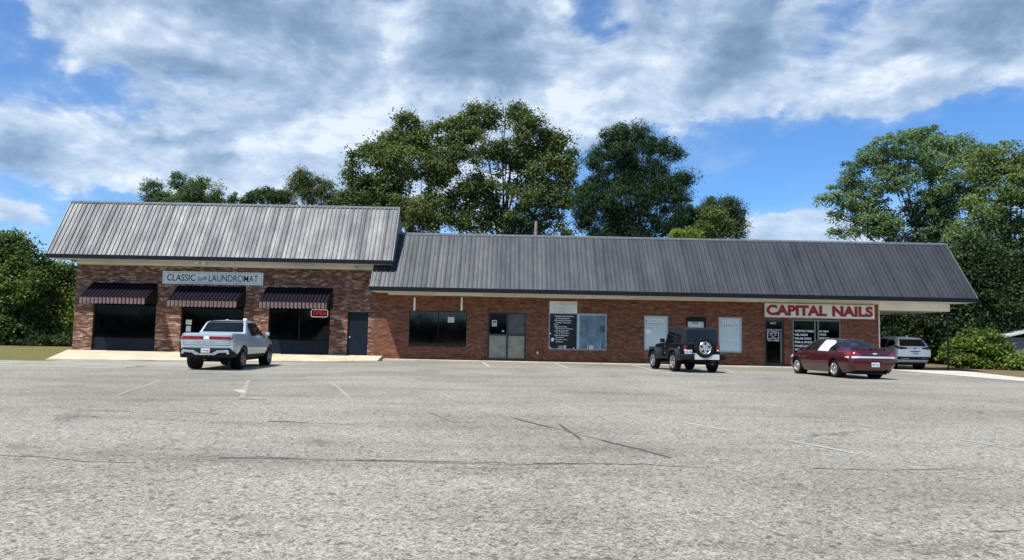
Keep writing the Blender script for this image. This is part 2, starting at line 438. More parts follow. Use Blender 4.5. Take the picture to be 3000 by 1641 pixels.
def leaf_mat(name):
    m, nd, b = material(name)
    at_ = nd.new('ShaderNodeAttribute', attribute_name='tint').outputs['Color']
    nd.l.new(at_, b.inputs['Base Color'])
    b.inputs['Roughness'].default_value = 0.55
    b.inputs['Specular IOR Level'].default_value = 0.3
    tr = nd.new('ShaderNodeBsdfTranslucent')
    nd.l.new(nd.mix(1.0, at_, (1.15, 1.25, .55), 'MULTIPLY'), tr.inputs['Color'])
    mx = nd.new('ShaderNodeMixShader')
    mx.inputs[0].default_value = 0.34
    nd.l.new(b.outputs[0], mx.inputs[1])
    nd.l.new(tr.outputs[0], mx.inputs[2])
    nd.l.new(mx.outputs[0], m.node_tree.nodes['Material Output'].inputs['Surface'])
    return m
MT['leaf'] = leaf_mat('leaf')

# ------------------------------------------------------------------ mesh helpers
def link(o, parent=None):
    COL.objects.link(o)
    if parent is not None:
        o.parent = parent
    return o

def thing(name, label, cat, loc=(0, 0, 0), rotz=0.0, group=None):
    o = bpy.data.objects.new(name, None)
    o.empty_display_size = 0.2
    link(o)
    o.location = loc
    o.rotation_euler = (0, 0, rotz)
    o['label'] = label
    o['category'] = cat
    if group:
        o['group'] = group
    return o

def tag(o, label, cat, group=None):
    o['label'] = label
    o['category'] = cat
    if group:
        o['group'] = group
    return o

class MB:
    """collects shapes in one bmesh and links them as one object"""
    def __init__(s):
        s.bm = bmesh.new()
        s.mi = 0
    def face(s, pts):
        vs = [s.bm.verts.new(p) for p in pts]
        f = s.bm.faces.new(vs)
        f.material_index = s.mi
        return f
    def box(s, x0, x1, y0, y1, z0, z1, bev=0.0, seg=2):
        v = [s.bm.verts.new((x, y, z)) for x in (x0, x1) for y in (y0, y1) for z in (z0, z1)]
        fs = []
        for q in ((0, 1, 3, 2), (4, 6, 7, 5), (0, 4, 5, 1), (2, 3, 7, 6), (0, 2, 6, 4), (1, 5, 7, 3)):
            f = s.bm.faces.new([v[i] for i in q])
            f.material_index = s.mi
            fs.append(f)
        if bev:
            ed = list({e for f in fs for e in f.edges})
            r = bmesh.ops.bevel(s.bm, geom=ed, offset=bev, segments=seg, affect='EDGES', profile=0.5)
            for f in r['faces']:
                f.material_index = s.mi
        return s
    def prism(s, poly, axis, a0, a1, t0=None, t1=None, bev=0.0):
        """poly of 2-D points swept along axis ('x': (y,z), 'y': (x,z), 'z': (x,y)); t0/t1 map the points at either end"""
        def P(p, a):
            return {'x': (a, p[0], p[1]), 'y': (p[0], a, p[1]), 'z': (p[0], p[1], a)}[axis]
        A = [s.bm.verts.new(P(t0(p) if t0 else p, a0)) for p in poly]
        B = [s.bm.verts.new(P(t1(p) if t1 else p, a1)) for p in poly]
        fs = [s.bm.faces.new(A), s.bm.faces.new(B[::-1])]
        n = len(poly)
        for i in range(n):
            j = (i + 1) % n
            fs.append(s.bm.faces.new([A[i], B[i], B[j], A[j]]))
        for f in fs:
            f.material_index = s.mi
        if bev:
            ed = list({e for f in fs for e in f.edges})
            r = bmesh.ops.bevel(s.bm, geom=ed, offset=bev, segments=2, affect='EDGES', profile=0.5)
            for f in r['faces']:
                f.material_index = s.mi
        return s
    def tube(s, pts, radii, n=8, cap=True):
        pts = [Vector(p) for p in pts]
        if not isinstance(radii, (list, tuple)):
            radii = [radii] * len(pts)
        rings = []
        for i, p in enumerate(pts):
            d = (pts[min(i + 1, len(pts) - 1)] - pts[max(i - 1, 0)]).normalized()
            a = d.orthogonal().normalized() if abs(d.z) > 0.9 else d.cross(Vector((0, 0, 1))).normalized()
            b = d.cross(a)
            rings.append([s.bm.verts.new(p + (a * math.cos(t) + b * math.sin(t)) * radii[i]) for t in [2 * math.pi * k / n for k in range(n)]])
        for A, B in zip(rings, rings[1:]):
            for k in range(n):
                f = s.bm.faces.new([A[k], A[(k + 1) % n], B[(k + 1) % n], B[k]])
                f.material_index = s.mi
        if cap:
            for rg in (rings[0][::-1], rings[-1]):
                f = s.bm.faces.new(rg)
                f.material_index = s.mi
        return s
    def lathe(s, prof, axis='x', n=32, c=(0, 0, 0), close=True):
        """prof: (radius, offset along axis)"""
        c = Vector(c)
        rings = []
        for r, a in prof:
            ring = []
            for k in range(n):
                t = 2 * math.pi * k / n
                u, v = r * math.cos(t), r * math.sin(t)
                ring.append(s.bm.verts.new(c + (Vector((a, u, v)) if axis == 'x' else Vector((u, a, v)) if axis == 'y' else Vector((u, v, a)))))
            rings.append(ring)
        for A, B in zip(rings, rings[1:]):
            for k in range(n):
                f = s.bm.faces.new([A[k], A[(k + 1) % n], B[(k + 1) % n], B[k]])
                f.material_index = s.mi
        if close:
            for rg in (rings[0][::-1], rings[-1]):
                f = s.bm.faces.new(rg)
                f.material_index = s.mi
        return s
    def done(s, name, mat, parent=None, smooth=None, kind=None):
        bmesh.ops.recalc_face_normals(s.bm, faces=s.bm.faces)
        if smooth is not None:
            for f in s.bm.faces:
                f.smooth = True
            for e in s.bm.edges:
                e.smooth = len(e.link_faces) == 2 and e.calc_face_angle(0) < R(smooth)
        me = bpy.data.meshes.new(name)
        s.bm.to_mesh(me)
        s.bm.free()
        for m in (mat if isinstance(mat, (list, tuple)) else [mat]):
            me.materials.append(MT[m] if isinstance(m, str) else m)
        o = bpy.data.objects.new(name, me)
        link(o, parent)
        if kind:
            o['kind'] = kind
        return o

def smooth01(t):
    t = max(0.0, min(1.0, t))
    return t * t * (3 - 2 * t)

def text(name, s, x0, x1, z0, z1, y, mat, parent=None, bold=0.0, shear=0.0, rot=0.0, ext=0.004, xalign='fit'):
    """lettering facing -Y whose outline fills x0..x1 by z0..z1 (in the frame of its parent)"""
    cu = bpy.data.curves.new(name, 'FONT')
    cu.body = s
    cu.size = 1.0
    cu.offset = bold
    cu.shear = shear
    cu.extrude = 0.0
    cu.resolution_u = 3
    tmp = bpy.data.objects.new('text_tmp', cu)
    COL.objects.link(tmp)
    dg = bpy.context.evaluated_depsgraph_get()
    dg.update()
    me = bpy.data.meshes.new_from_object(tmp.evaluated_get(dg))
    bpy.data.objects.remove(tmp)
    bpy.data.curves.remove(cu)
    co = np.array([v.co[:] for v in me.vertices])
    mn, mx = co.min(0), co.max(0)
    sz = (z1 - z0) / (mx[1] - mn[1])
    sx = (x1 - x0) / (mx[0] - mn[0]) if xalign == 'fit' else sz
    cx, cz = (x0 + x1) / 2, (z0 + z1) / 2
    for v, c in zip(me.vertices, co):
        X = x0 + (c[0] - mn[0]) * sx
        Z = z0 + (c[1] - mn[1]) * sz
        if rot:
            dx_, dz_ = X - cx, Z - cz
            X, Z = cx + dx_ * math.cos(rot) - dz_ * math.sin(rot), cz + dx_ * math.sin(rot) + dz_ * math.cos(rot)
        v.co = (X, y - ext, Z)
    bm = bmesh.new()
    bm.from_mesh(me)
    bmesh.ops.remove_doubles(bm, verts=bm.verts, dist=1e-5)
    r = bmesh.ops.extrude_face_region(bm, geom=list(bm.faces))
    for v in [g for g in r['geom'] if isinstance(g, bmesh.types.BMVert)]:
        v.co.y += ext
    bmesh.ops.recalc_face_normals(bm, faces=bm.faces)
    # one object for each word
    seen, isl = set(), []
    for v in bm.verts:
        if v in seen:
            continue
        stack, comp = [v], []
        seen.add(v)
        while stack:
            q = stack.pop()
            comp.append(q)
            for e in q.link_edges:
                w = e.other_vert(q)
                if w not in seen:
                    seen.add(w)
                    stack.append(w)
        isl.append((min(q.co.x for q in comp), max(q.co.x for q in comp), comp))
    isl.sort(key=lambda t: t[0])
    words, right = [], -1e9
    for a, b, comp in isl:
        if a - right > (z1 - z0) * .30 * sx / sz or not words:
            words.append([])
        words[-1] += comp
        right = max(right, b)
    bpy.data.meshes.remove(me)
    first = None
    for wv in words:
        nm = bpy.data.meshes.new(name)
        ix = {v: i for i, v in enumerate(wv)}
        fs = {f for v in wv for f in v.link_faces}
        nm.from_pydata([v.co[:] for v in wv], [], [[ix[v] for v in f.verts] for f in fs])
        nm.materials.append(MT[mat])
        o = link(bpy.data.objects.new(name, nm), parent)
        first = first or o
    bm.free()
    return first

# ------------------------------------------------------------------ ground
def g(X, Y):
    """height of the lot: it falls a little towards the laundromat end"""
    return -0.12 * smooth01((-3 - X) / 7) * smooth01((Y - 10) / 12)

def gpt(px, py, lift=0.0):
    d = ray(px, py)
    t = -CAM.z / d.z
    for _ in range(12):
        p = CAM + d * t
        t = (g(p.x, p.y) - CAM.z) / d.z
    p = CAM + d * t
    return Vector((p.x, p.y, g(p.x, p.y) + lift))

def grid_mesh(xs, ysf, zf):
    """xs columns; ysf(x) list of y; zf(x,y)"""
    mb = MB()
    cols = [[mb.bm.verts.new((x, y, zf(x, y))) for y in ysf(x)] for x in xs]
    for a, b in zip(cols, cols[1:]):
        for i in range(len(a) - 1):
            mb.bm.faces.new([a[i], b[i], b[i + 1], a[i + 1]])
    return mb

def lin(a, b, n):
    return [a + (b - a) * i / (n - 1) for i in range(n)]

gx = [-900, -500, -250, -150, -100, -80] + lin(-60, 60, 81) + [80, 100, 150, 250, 500, 900]
gy = [-600, -300, -150, -90, -60] + lin(-40, 70, 74) + [85, 110, 150, 250, 500, 1200]
grid_mesh(gx, lambda x: gy, lambda x, y: g(x, y) - 0.05).done('ground', 'ground', kind='structure', smooth=60)

def lot_edge(x):
    if x < -19.5:
        return 31.25
    if x < -6.4:
        return 33.0 + (36.0 - 33.0) * (x + 19.5) / 13.1
    return 37.2
LX = [-70, -60, -50, -40, -35] + lin(-30, -19.6, 14) + lin(-19.5, 19.2, 60)
ys0 = [-30, -20, -10, -5] + lin(-2, 30, 49)
grid_mesh(LX, lambda x: ys0 + lin(30, lot_edge(x), 7)[1:], g).done('parking_lot', 'asphalt', kind='structure', smooth=60)
# lawn at the left end
grid_mesh(lin(-70, -16, 40), lambda x: lin(31.2, 60, 20), lambda x, y: g(x, y) - 0.012 + 0.25 * smooth01((y - 32) / 10)).done('lawn', 'lawn', kind='structure', smooth=60)

YF = 37.7                     # the shop fronts stand in this plane
WX0, WX1, WX2 = -22.25, -6.95, 18.72

# tan concrete apron before the laundromat, sloping down to the lot
def apron():
    mb = MB()
    back = [Vector((x, YF, 0.18)) for x in lin(-22.45, -6.5, 18)]
    fl, fm, fr = gpt(134, 1054.6), gpt(560, 1057.5), gpt(1106, 1058.3)
    front = []
    for i, x in enumerate(lin(0, 1, 18)):
        q = fl.lerp(fm, x / .45) if x < .45 else fm.lerp(fr, (x - .45) / .55)
        front.append(Vector((q.x, q.y, g(q.x, q.y) + 0.035)))
    rows = []
    for t in lin(0, 1, 9):
        rows.append([mb.bm.verts.new(a.lerp(b, t)) for a, b in zip(front, back)])
    for A, B in zip(rows, rows[1:]):
        for i in range(17):
            mb.bm.faces.new([A[i], A[i + 1], B[i + 1], B[i]])
    lo = [mb.bm.verts.new(v.co - Vector((0, 0, .15))) for v in rows[0]]
    for i in range(17):
        mb.bm.faces.new([rows[0][i], lo[i], lo[i + 1], rows[0][i + 1]])
    for k in (0, 17):
        side = [r[k] for r in rows]
        bot = [mb.bm.verts.new(v.co - Vector((0, 0, .2))) for v in side]
        for i in range(8):
            mb.bm.faces.new([side[i], side[i + 1], bot[i + 1], bot[i]])
    mb.done('sidewalk_apron', 'concrete', kind='structure')
apron()
kb = MB()
kb.box(-6.35, WX2 + 0.35, 36.9, YF - 0.003, -0.2, 0.055, 0.02)
kb.done('kerb_walk', 'kerb', kind='structure')
# pale concrete drive and bare dirt at the right end
def sheet(pts, z, name, mat, n=14, rag=0.0):
    mb = MB()
    bot, top = pts
    A = [Vector(p) for p in bot]
    B = [Vector(p) for p in top]
    rows = []
    for t in lin(0, 1, n):
        def on(L):
            k = t * (len(L) - 1)
            i = min(int(k), len(L) - 2)
            return L[i].lerp(L[i + 1], k - i)
        a, b = on(A), on(B)
        rows.append([mb.bm.verts.new((*(a.lerp(b, u) + Vector((noise.noise((t * 9, u * 4, 1)) * rag, noise.noise((t * 9, u * 4, 7)) * rag))), z)) for u in lin(0, 1, 5)])
    for r0, r1 in zip(rows, rows[1:]):
        for i in range(4):
            mb.bm.faces.new([r0[i], r0[i + 1], r1[i + 1], r1[i]])
    mb.done(name, mat, kind='structure')
sheet(([(18.9, 38.0), (19.0, 33), (19.05, 28), (19.1, 20)], [(19.3, 38.6), (22.8, 37.2), (21.3, 31.0), (20.9, 20)]), 0.012, 'concrete_drive', 'drive')
sheet(([(18.73, 50), (18.74, 38.2), (19.1, 30), (20.3, 16)], [(42, 52), (42, 40), (42, 30), (42, 16)]), -0.006, 'dirt_yard', 'dirt', 20)

# painted lines and tar seals, each a thin sheet on the lot
def stripe(p0, p1, w, mat, name, lift=0.005, rag=0.0):
    a, b = (gpt(*p0), gpt(*p1))
    mb = MB()
    n = max(3, int((b - a).length / 0.35))
    d = (b - a).normalized()
    s = Vector((-d.y, d.x, 0)) * w / 2
    prev = None
    for i in range(n + 1):
        c = a.lerp(b, i / n)
        k1 = 1 + rag * noise.noise((c.x * 2.1, c.y * 2.1, 3))
        k2 = 1 + rag * noise.noise((c.x * 2.1, c.y * 2.1, 9))
        off = s * rag * 1.2 * noise.noise((c.x * .6, c.y * .6, 5))
        L, Q = c + s * k1 + off, c - s * k2 + off
        L.z, Q.z = g(L.x, L.y) + lift, g(Q.x, Q.y) + lift
        cur = (mb.bm.verts.new(L), mb.bm.verts.new(Q))
        if prev:
            mb.bm.faces.new([prev[0], cur[0], cur[1], prev[1]])
        prev = cur
    mb.done(name, mat, kind='structure')
for p0, p1, w, m in [((1413, 1062), (1436, 1076), .11, 'paintwhite'), ((1625, 1065), (1668, 1080), .10, 'paintwhite'), ((1846, 1068), (1932, 1089), .11, 'paintwhite'),
                     ((2122, 1083), (2150, 1090), .11, 'paintwhite'), ((2000, 1238), (2140, 1263), .09, 'paintwhite'), ((2311, 1291), (2512, 1331), .085, 'paintwhite'),
                     ((2505, 1243), (2612, 1259), .085, 'paintwhite'), ((2806, 1287), (2992, 1320), .085, 'paintwhite'), ((2685, 1152), (2716, 1155), .10, 'paintwhite'),
                     ((470, 1114), (345, 1158), .09, 'paintyellow'), ((728, 1114), (708, 1168), .09, 'paintyellow'), ((970, 1118), (1028, 1172), .08, 'paintyellow'),
                     ((1440, 1126), (1480, 1129), .09, 'paintfaint'), ((1290, 1150), (1345, 1176), .08, 'paintfaint'), ((1800, 1096), (1850, 1098), .12, 'paintfaint'), ((1600, 1160), (1660, 1175), .08, 'paintfaint')]:
    stripe(p0, p1, w, m, 'road_marking', rag=0.5)
stripe((698, 1142), (712, 1152), .17, 'paintwhite', 'road_marking', 0.009, 0.6)
for p0, p1, w in [((1506, 1226), (1616, 1253), .06), ((1760, 1290), (1868, 1316), .06), ((1868, 1316), (1965, 1342), .05), ((640, 1341), (900, 1346), .02), ((1040, 1348), (1480, 1356), .02), ((1560, 1357), (1870, 1361), .02),
                  ((225, 1204), (385, 1205), .06), ((785, 1234), (850, 1236), .07), ((850, 1236), (905, 1240), .05),
                  ((700, 1170), (780, 1172), .045), ((1635, 1240), (1700, 1285), .03), ((2560, 1124), (2610, 1126), .07)]:
    stripe(p0, p1, w, 'tar', 'tar_seal', 0.004, 1.1)
crack_lines = [[(1100, 1352), (1300, 1357), (1500, 1360), (1880, 1360)], [(1880, 1360), (1960, 1366), (2100, 1372)], [(640, 1345), (760, 1338), (900, 1346), (1100, 1352)], [(1620, 1253), (1650, 1262), (1760, 1290)], [(1635, 1240), (1660, 1262), (1700, 1290)], [(905, 1240), (1010, 1243), (1180, 1238)],
               [(385, 1205), (520, 1206), (640, 1212)], [(500, 1170), (640, 1171), (700, 1170)], [(1250, 1206), (1330, 1238), (1400, 1240)], [(2380, 1372), (2600, 1378), (2800, 1374)], [(2250, 1418), (2400, 1424)], [(2900, 1560), (3000, 1556)], [(0, 1335), (120, 1338), (240, 1352), (400, 1356)]]
for ln in crack_lines:
    for p0, p1 in zip(ln, ln[1:]):
        stripe(p0, p1, .017, 'tar', 'crack', 0.003, 2.2)

# ------------------------------------------------------------------ buildings
def rect(px0, py0, px1, py1, Y=YF):
    cx, cy = (px0 + px1) / 2, (py0 + py1) / 2
    return at(px0, cy, Y).x, at(px1, cy, Y).x, at(cx, py1, Y).z, at(cx, py0, Y).z

def front_wall(mb, x0, x1, z0, z1, Y, ops, depth=0.14):
    xs = sorted({x0, x1, *[v for o in ops for v in o[:2]]})
    zs = sorted({z0, z1, *[v for o in ops for v in o[2:]]})
    for xa, xb in zip(xs, xs[1:]):
        for za, zb in zip(zs, zs[1:]):
            cx, cz = (xa + xb) / 2, (za + zb) / 2
            if any(o[0] < cx < o[1] and o[2] < cz < o[3] for o in ops):
                continue
            mb.face([(xa, Y, za), (xb, Y, za), (xb, Y, zb), (xa, Y, zb)])
    for a, b, c, d in ops:
        mb.face([(a, Y, c), (a, Y, d), (a, Y + depth, d), (a, Y + depth, c)])
        mb.face([(b, Y, d), (b, Y, c), (b, Y + depth, c), (b, Y + depth, d)])
        mb.face([(a, Y, d), (b, Y, d), (b, Y + depth, d), (a, Y + depth, d)])
        mb.face([(b, Y, c), (a, Y, c), (a, Y + depth, c), (b, Y + depth, c)])

def opening(parent, r, name='window', fmat='black', fw=0.05, verts=(), horiz=(), pane='glass', kick=0.0, kickmat='kick', Y=YF, depth=0.10, panes=None):
    """a framed opening: frame with bars, panes as sub-parts (one per field)"""
    x0, x1, z0, z1 = r
    yb = Y + depth
    mb = MB()
    fy0, fy1 = yb - 0.045, yb + 0.03
    mb.box(x0, x0 + fw, fy0, fy1, z0, z1)
    mb.box(x1 - fw, x1, fy0, fy1, z0, z1)
    mb.box(x0 + fw, x1 - fw, fy0, fy1, z1 - fw, z1)
    mb.box(x0 + fw, x1 - fw, fy0, fy1, z0, z0 + fw)
    for v in verts:
        mb.box(v - fw / 2, v + fw / 2, fy0 + .003, fy1, z0 + fw, z1 - fw)
    for h in horiz:
        mb.box(x0 + fw, x1 - fw, fy0 + .006, fy1, h - fw / 2, h + fw / 2)
    w = mb.done(name, fmat, parent)
    xs = [x0 + fw * .5, *verts, x1 - fw * .5]
    zb = z0 + fw * .5 + kick
    zs = [zb, *horiz, z1 - fw * .5]
    k = 0
    for a, b in zip(xs, xs[1:]):
        for c, d in zip(zs, zs[1:]):
            m = pane if panes is None else panes[k]
            k += 1
            MB().box(a, b, yb - 0.005, yb + 0.012, c, d).done('pane', m, w)
    if kick:
        MB().box(x0 + fw * .5, x1 - fw * .5, yb - 0.03, yb + 0.02, z0 + fw * .5, zb, 0.008).done('kick_panel', kickmat, w)
    return w

def rib_slope(mb, x0, x1, lo, hi, pitch=0.2286, h=0.042):
    """ribbed metal sheet from the eave point lo=(y,z) to the ridge hi=(y,z)"""
    n = Vector((0, -(hi[1] - lo[1]), hi[0] - lo[0])).normalized()
    xs = []
    x = x0
    while x < x1 - 1e-4:
        for dx_, k in ((0, 0), (.150, 0), (.168, 1), (.205, 1), (.2228, 0)):
            if x + dx_ < x1:
                xs.append((x + dx_, k))
        x += pitch
    xs.append((x1, 0))
    A = [mb.bm.verts.new(Vector((q, lo[0], lo[1])) + n * (k * h)) for q, k in xs]
    B = [mb.bm.verts.new(Vector((q, hi[0], hi[1])) + n * (k * h)) for q, k in xs]
    for i in range(len(xs) - 1):
        mb.bm.faces.new([A[i], A[i + 1], B[i + 1], B[i]])

def mansard(parent, x0, x1, lo, hi, back, fas, soffit_z):
    mb = MB()
    rib_slope(mb, x0, x1, lo, hi)
    roof = mb.done('roof', 'roof', parent)
    mb = MB()
    mb.prism([(hi[0] - .10, hi[1] - .085), (hi[0] - .09, hi[1] - .02), (hi[0] + .01, hi[1] + .045), (hi[0] + .14, hi[1] - .06), (hi[0] + .14, hi[1] - .12)], 'x', x0 - .02, x1 + .02)
    mb.done('ridge_cap', 'flash', roof)
    mb = MB()
    mb.box(x0 - .015, x1 + .015, lo[0] - .045, lo[0] - .004, lo[1] - fas, lo[1] + .034)
    mb.done('fascia', 'navy', parent)
    mb = MB()
    mb.face([(x0, hi[0], hi[1] - .05), (x1, hi[0], hi[1] - .05), (x1, back[0], back[1]), (x0, back[0], back[1])])
    mb.done('back_slope', 'flash', parent)
    for x in (x0 + .02, x1 - .02):
        mb = MB()
        mb.prism([(lo[0] + .06, lo[1] - .02), (hi[0], hi[1] - .06), (back[0], back[1] - .02), (back[0], lo[1] - fas)], 'x', x - .012, x + .012)
        mb.done('gable_cheek', 'siding', parent)
    # dark edge trim running up the rake at either end
    for x in (x0, x1):
        d = Vector((0, hi[0] - lo[0], hi[1] - lo[1]))
        mb = MB()
        n = Vector((0, -d.z, d.y)).normalized() * .02
        a, b = Vector((x, lo[0], lo[1])), Vector((x, hi[0], hi[1]))
        mb.tube([a + n, b + n], .028, 6)
        mb.done('rake_trim', 'flash', parent)
    MB().box(x0 + .05, x1 - .05, lo[0] + .05, YF - .003, soffit_z, soffit_z + .03).done('soffit', 'cream', parent)
    return roof

# ---- laundromat wing
LB = thing('laundromat_building', 'taller brick laundromat with bright ribbed metal mansard roof and three awnings', 'building', (0, 0, 0))
W1 = rect(271.5, 848, 456, 1027)
W2 = rect(529.5, 850, 713.5, 1031)
W3 = rect(786, 855, 966.5, 1037)
D1 = rect(1017, 914.5, 1077.5, 1038.5)
FL = .17
W1, W2, W3, D1 = [(a, b, FL, d) for a, b, c, d in (W1, W2, W3, D1)]
mb = MB()
front_wall(mb, WX0, WX1, -0.3, 4.79, YF, [W1, W2, W3, D1], .18)
mb.face([(WX0, 50, -.3), (WX0, YF, -.3), (WX0, YF, 4.75), (WX0, 50, 4.75)])
mb.face([(WX1, 50, 4.75), (WX0, 50, 4.75), (WX0, 50, -.3), (WX1, 50, -.3)])
mb.done('brick_wall', 'brick_rough', LB)
mb = MB()
mb.face([(WX1 + .004, YF + .01, 3.4), (WX1 + .004, 50, 3.4), (WX1 + .004, 50, 4.75), (WX1 + .004, YF + .01, 4.75)])
mb.done('side_siding', 'navy', LB)
MB().box(WX0, WX1, 40.3, 50, 4.75, 4.95).done('flat_roof', 'flash', LB)
L_LO, L_HI, L_BK = (36.55, 4.90), (38.4, 7.90), (40.0, 6.4)
mansard(LB, -23.15, -5.96, L_LO, L_HI, L_BK, .17, 4.73)
MB().box(WX0 - .03, WX1 - .0, YF - .035, YF + .1, 4.53, 4.727).done('frieze', 'cream', LB)
for a, b in ((-18.9, -15.6), (-12.5, -9.9)):
    MB().box(a, b, YF - .052, YF - .034, 4.555, 4.66).done('frieze_panel', 'cream', LB)
k1 = .62
opening(LB, W1, kick=k1, fw=.06, depth=.14)
vx = at(657, 950, YF).x
w2 = opening(LB, W2, verts=(at(624, 950, YF).x,), fw=.06, kick=.25, depth=.14)
w3 = opening(LB, W3, kick=.68, fw=.06, verts=(at(874, 980, YF).x,), depth=.14)
dm = MB()
dm.box(D1[0] + .05, D1[1] - .05, YF + .06, YF + .12, FL + .02, D1[3] - .05)
door = dm.done('door', 'doorblue', LB)
fm_ = MB()
fm_.box(D1[0], D1[0] + .05, YF + .02, YF + .14, FL, D1[3]).box(D1[1] - .05, D1[1], YF + .02, YF + .14, FL, D1[3]).box(D1[0] + .05, D1[1] - .05, YF + .02, YF + .14, D1[3] - .05, D1[3])
fm_.done('door_frame', 'black', door)
MB().lathe([(.035, 0), (.04, -.03), (.0, -.06)], 'y', 12, (D1[0] + .13, YF + .06, 1.08), close=False).done('handle', 'alu', door)
# twin floodlight and a single floodlight below the eave
def flood(px, py, n, parent):
    c = at(px, py, YF - .12)
    b = MB()
    b.box(c.x - .06, c.x + .06, YF - .13, YF - .036, c.z + .02, c.z + .10, .01)
    f = b.done('floodlight', 'black', parent)
    for k in range(n):
        dx_ = (k - (n - 1) / 2) * .36
        h = MB()
        p = Vector((c.x + dx_, YF - .22, c.z - .05))
        h.tube([(c.x, YF - .10, c.z + .04), (c.x + dx_ * .7, YF - .16, c.z), p], .02, 6)
        h.done('lamp_arm', 'black', f)
        q = MB()
        q.lathe([(.045, .08), (.075, .03), (.095, -.06), (.085, -.075), (0.0, -.08)], 'y', 14, p, close=False)
        q.done('lamp_head', 'vinyl' if n > 1 else 'alu', f, 40)
flood(590, 768, 2, LB)
flood(1047.5, 780, 1, LB)
c = at(908, 822, YF)
MB().box(c.x - .11, c.x + .11, YF - .03, YF + .01, c.z - .11, c.z + .11, .01).done('wall_vent', 'strip', LB)
# downspout elbow at the corner
MB().tube([(WX0 - .12, YF - .25, 4.69), (WX0 - .1, YF - .2, 4.45), (WX0 - .04, YF + .3, 4.3)], .035, 8).done('downspout', 'black', LB)

# ---- awnings
def awning_mat(name, base, line, per):
    m, nd, b = material(name)
    x, y, z = nd.sep(nd.new('ShaderNodeTexCoord').outputs['Object'])
    f = nd.math('FRACT', nd.math('DIVIDE', x, per))
    n_ = nd.noise(nd.comb(x, y, z), 3.0, 5)
    c_ = nd.mix(nd.math('LESS_THAN', f, 0.30), base, line)
    c_ = nd.mix(nd.map(n_, .35, .7, 0, .5), c_, nd.mix(1.0, c_, (.55, .55, .6), 'MULTIPLY'))
    nd.l.new(c_, b.inputs['Base Color'])
    b.inputs['Roughness'].default_value = 0.9
    b.inputs['Specular IOR Level'].default_value = 0.08
    return m
AP = 0.192
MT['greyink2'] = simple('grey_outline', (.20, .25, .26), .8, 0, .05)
MT['awning'] = awning_mat('awning_canopy', (.004, .004, .009), (.026, .019, .024), AP)
MT['valance'] = awning_mat('awning_valance', (.21, .145, .14), (.035, .018, .02), AP)

def awning(px0, px1, pyt, label, matk='awning'):
    a, b = at(px0, pyt, YF), at(px1, pyt, YF)
    zt = (a.z + b.z) / 2
    w = b.x - a.x
    root = thing('awning', label, 'awning', (a.x, YF - .004, zt), 0, 'striped awnings over the laundromat openings')
    D, H, V = 1.18, .80, .31
    n = int(w / AP)
    mb = MB()
    mb2 = MB()
    xs = lin(0, w, n * 8 + 1)
    prof = []
    for i, x in enumerate(xs):
        t = (i % 8) / 8
        prof.append((x, .022 * abs(math.sin(math.pi * t))))
    rows = []
    for u in lin(0, 1, 5):
        rows.append([mb.bm.verts.new((x, -D * u - h * .55, -H * u + h * .83 - .03 * math.sin(math.pi * u))) for x, h in prof])
    for A, B in zip(rows, rows[1:]):
        for i in range(len(xs) - 1):
            mb.bm.faces.new([A[i], A[i + 1], B[i + 1], B[i]])
    mb.done('canopy', matk, root, 60)
    rows = []
    for u in lin(0, 1, 4):
        r = []
        for i, (x, h) in enumerate(prof):
            t = (i % 8) / 8
            drop = V - .05 * (1 - abs(math.sin(math.pi * t))) ** 1.0
            r.append(mb2.bm.verts.new((x, -D - .01 - h * 1.1 + .02 * u * noise.noise((x * 3, u, 1)), -H - drop * u)))
        rows.append(r)
    for A, B in zip(rows, rows[1:]):
        for i in range(len(xs) - 1):
            mb2.bm.faces.new([A[i], A[i + 1], B[i + 1], B[i]])
    mb2.done('valance', 'valance', root, 60)
    for x in (0.0, w):
        s = MB()
        s.prism([(0, 0), (-D, -H), (-D, -H - V * .9), (0, -H - V * .9 + .02)], 'x', x - .006, x + .006)
        s.done('side_panel', 'black', root)
    fr = MB()
    fr.tube([(0.02, -D + .02, -H - .02), (w - .02, -D + .02, -H - .02)], .018, 6)
    for x in (.02, w - .02):
        fr.tube([(x, 0, -H), (x, -D + .02, -H)], .015, 6)
    fr.done('frame', 'black', root)
awning(273, 463, 829.5, 'dark striped awning over the first window from the brick corner beside the trees')
awning(522, 721, 839, 'dark striped awning over the entrance, under the laundromat sign and behind the pickup')
awning(782, 976, 843, 'dark striped awning nearest the blue door, above the red window sign')

# ---- long shop building
SB = thing('shop_building', 'long low red brick shop row with dark ribbed metal roof and carport end', 'building', (0, 0, 0))
WA = rect(1198, 911, 1367, 1015)
DD = rect(1428.5, 915, 1541.5, 1046)
WB = rect(1608, 918, 1777, 1025)
V1 = rect(1887, 925.5, 1957.6, 1027)
DS = rect(2010, 928.6, 2069, 1064)
V2 = rect(2105, 930, 2174, 1033)
DN = rect(2240, 938, 2298, 1064)
WN = rect(2322, 937, 2464, 1052)
DD, DS, DN = [(a, b, .10, d) for a, b, c, d in (DD, DS, DN)]
mb = MB()
front_wall(mb, WX1 + .001, WX2, -0.2, 3.5, YF, [WA, DD, WB, V1, DS, V2, DN, WN], .16)
mb.face([(WX2, YF, -.2), (WX2, 50, -.2), (WX2, 50, 3.5), (WX2, YF, 3.5)])
mb.face([(WX2, 50, -.2), (WX1, 50, -.2), (WX1, 50, 3.5), (WX2, 50, 3.5)])
mb.done('brick_wall', 'brick_red', SB)
MB().box(WX2 - .02, WX2 + .035, YF - .03, YF + .06, 0, 3.28).done('corner_trim', 'cream', SB)
R_LO, R_HI, R_BK = (36.0, 3.56), (38.55, 6.58), (40.6, 4.9)
mansard(SB, WX1 + .02, 22.72, R_LO, R_HI, R_BK, .175, 3.385)
MB().box(WX1 + .02, 22.6, 40.5, 50, 3.5, 3.7).done('flat_roof', 'flash', SB)
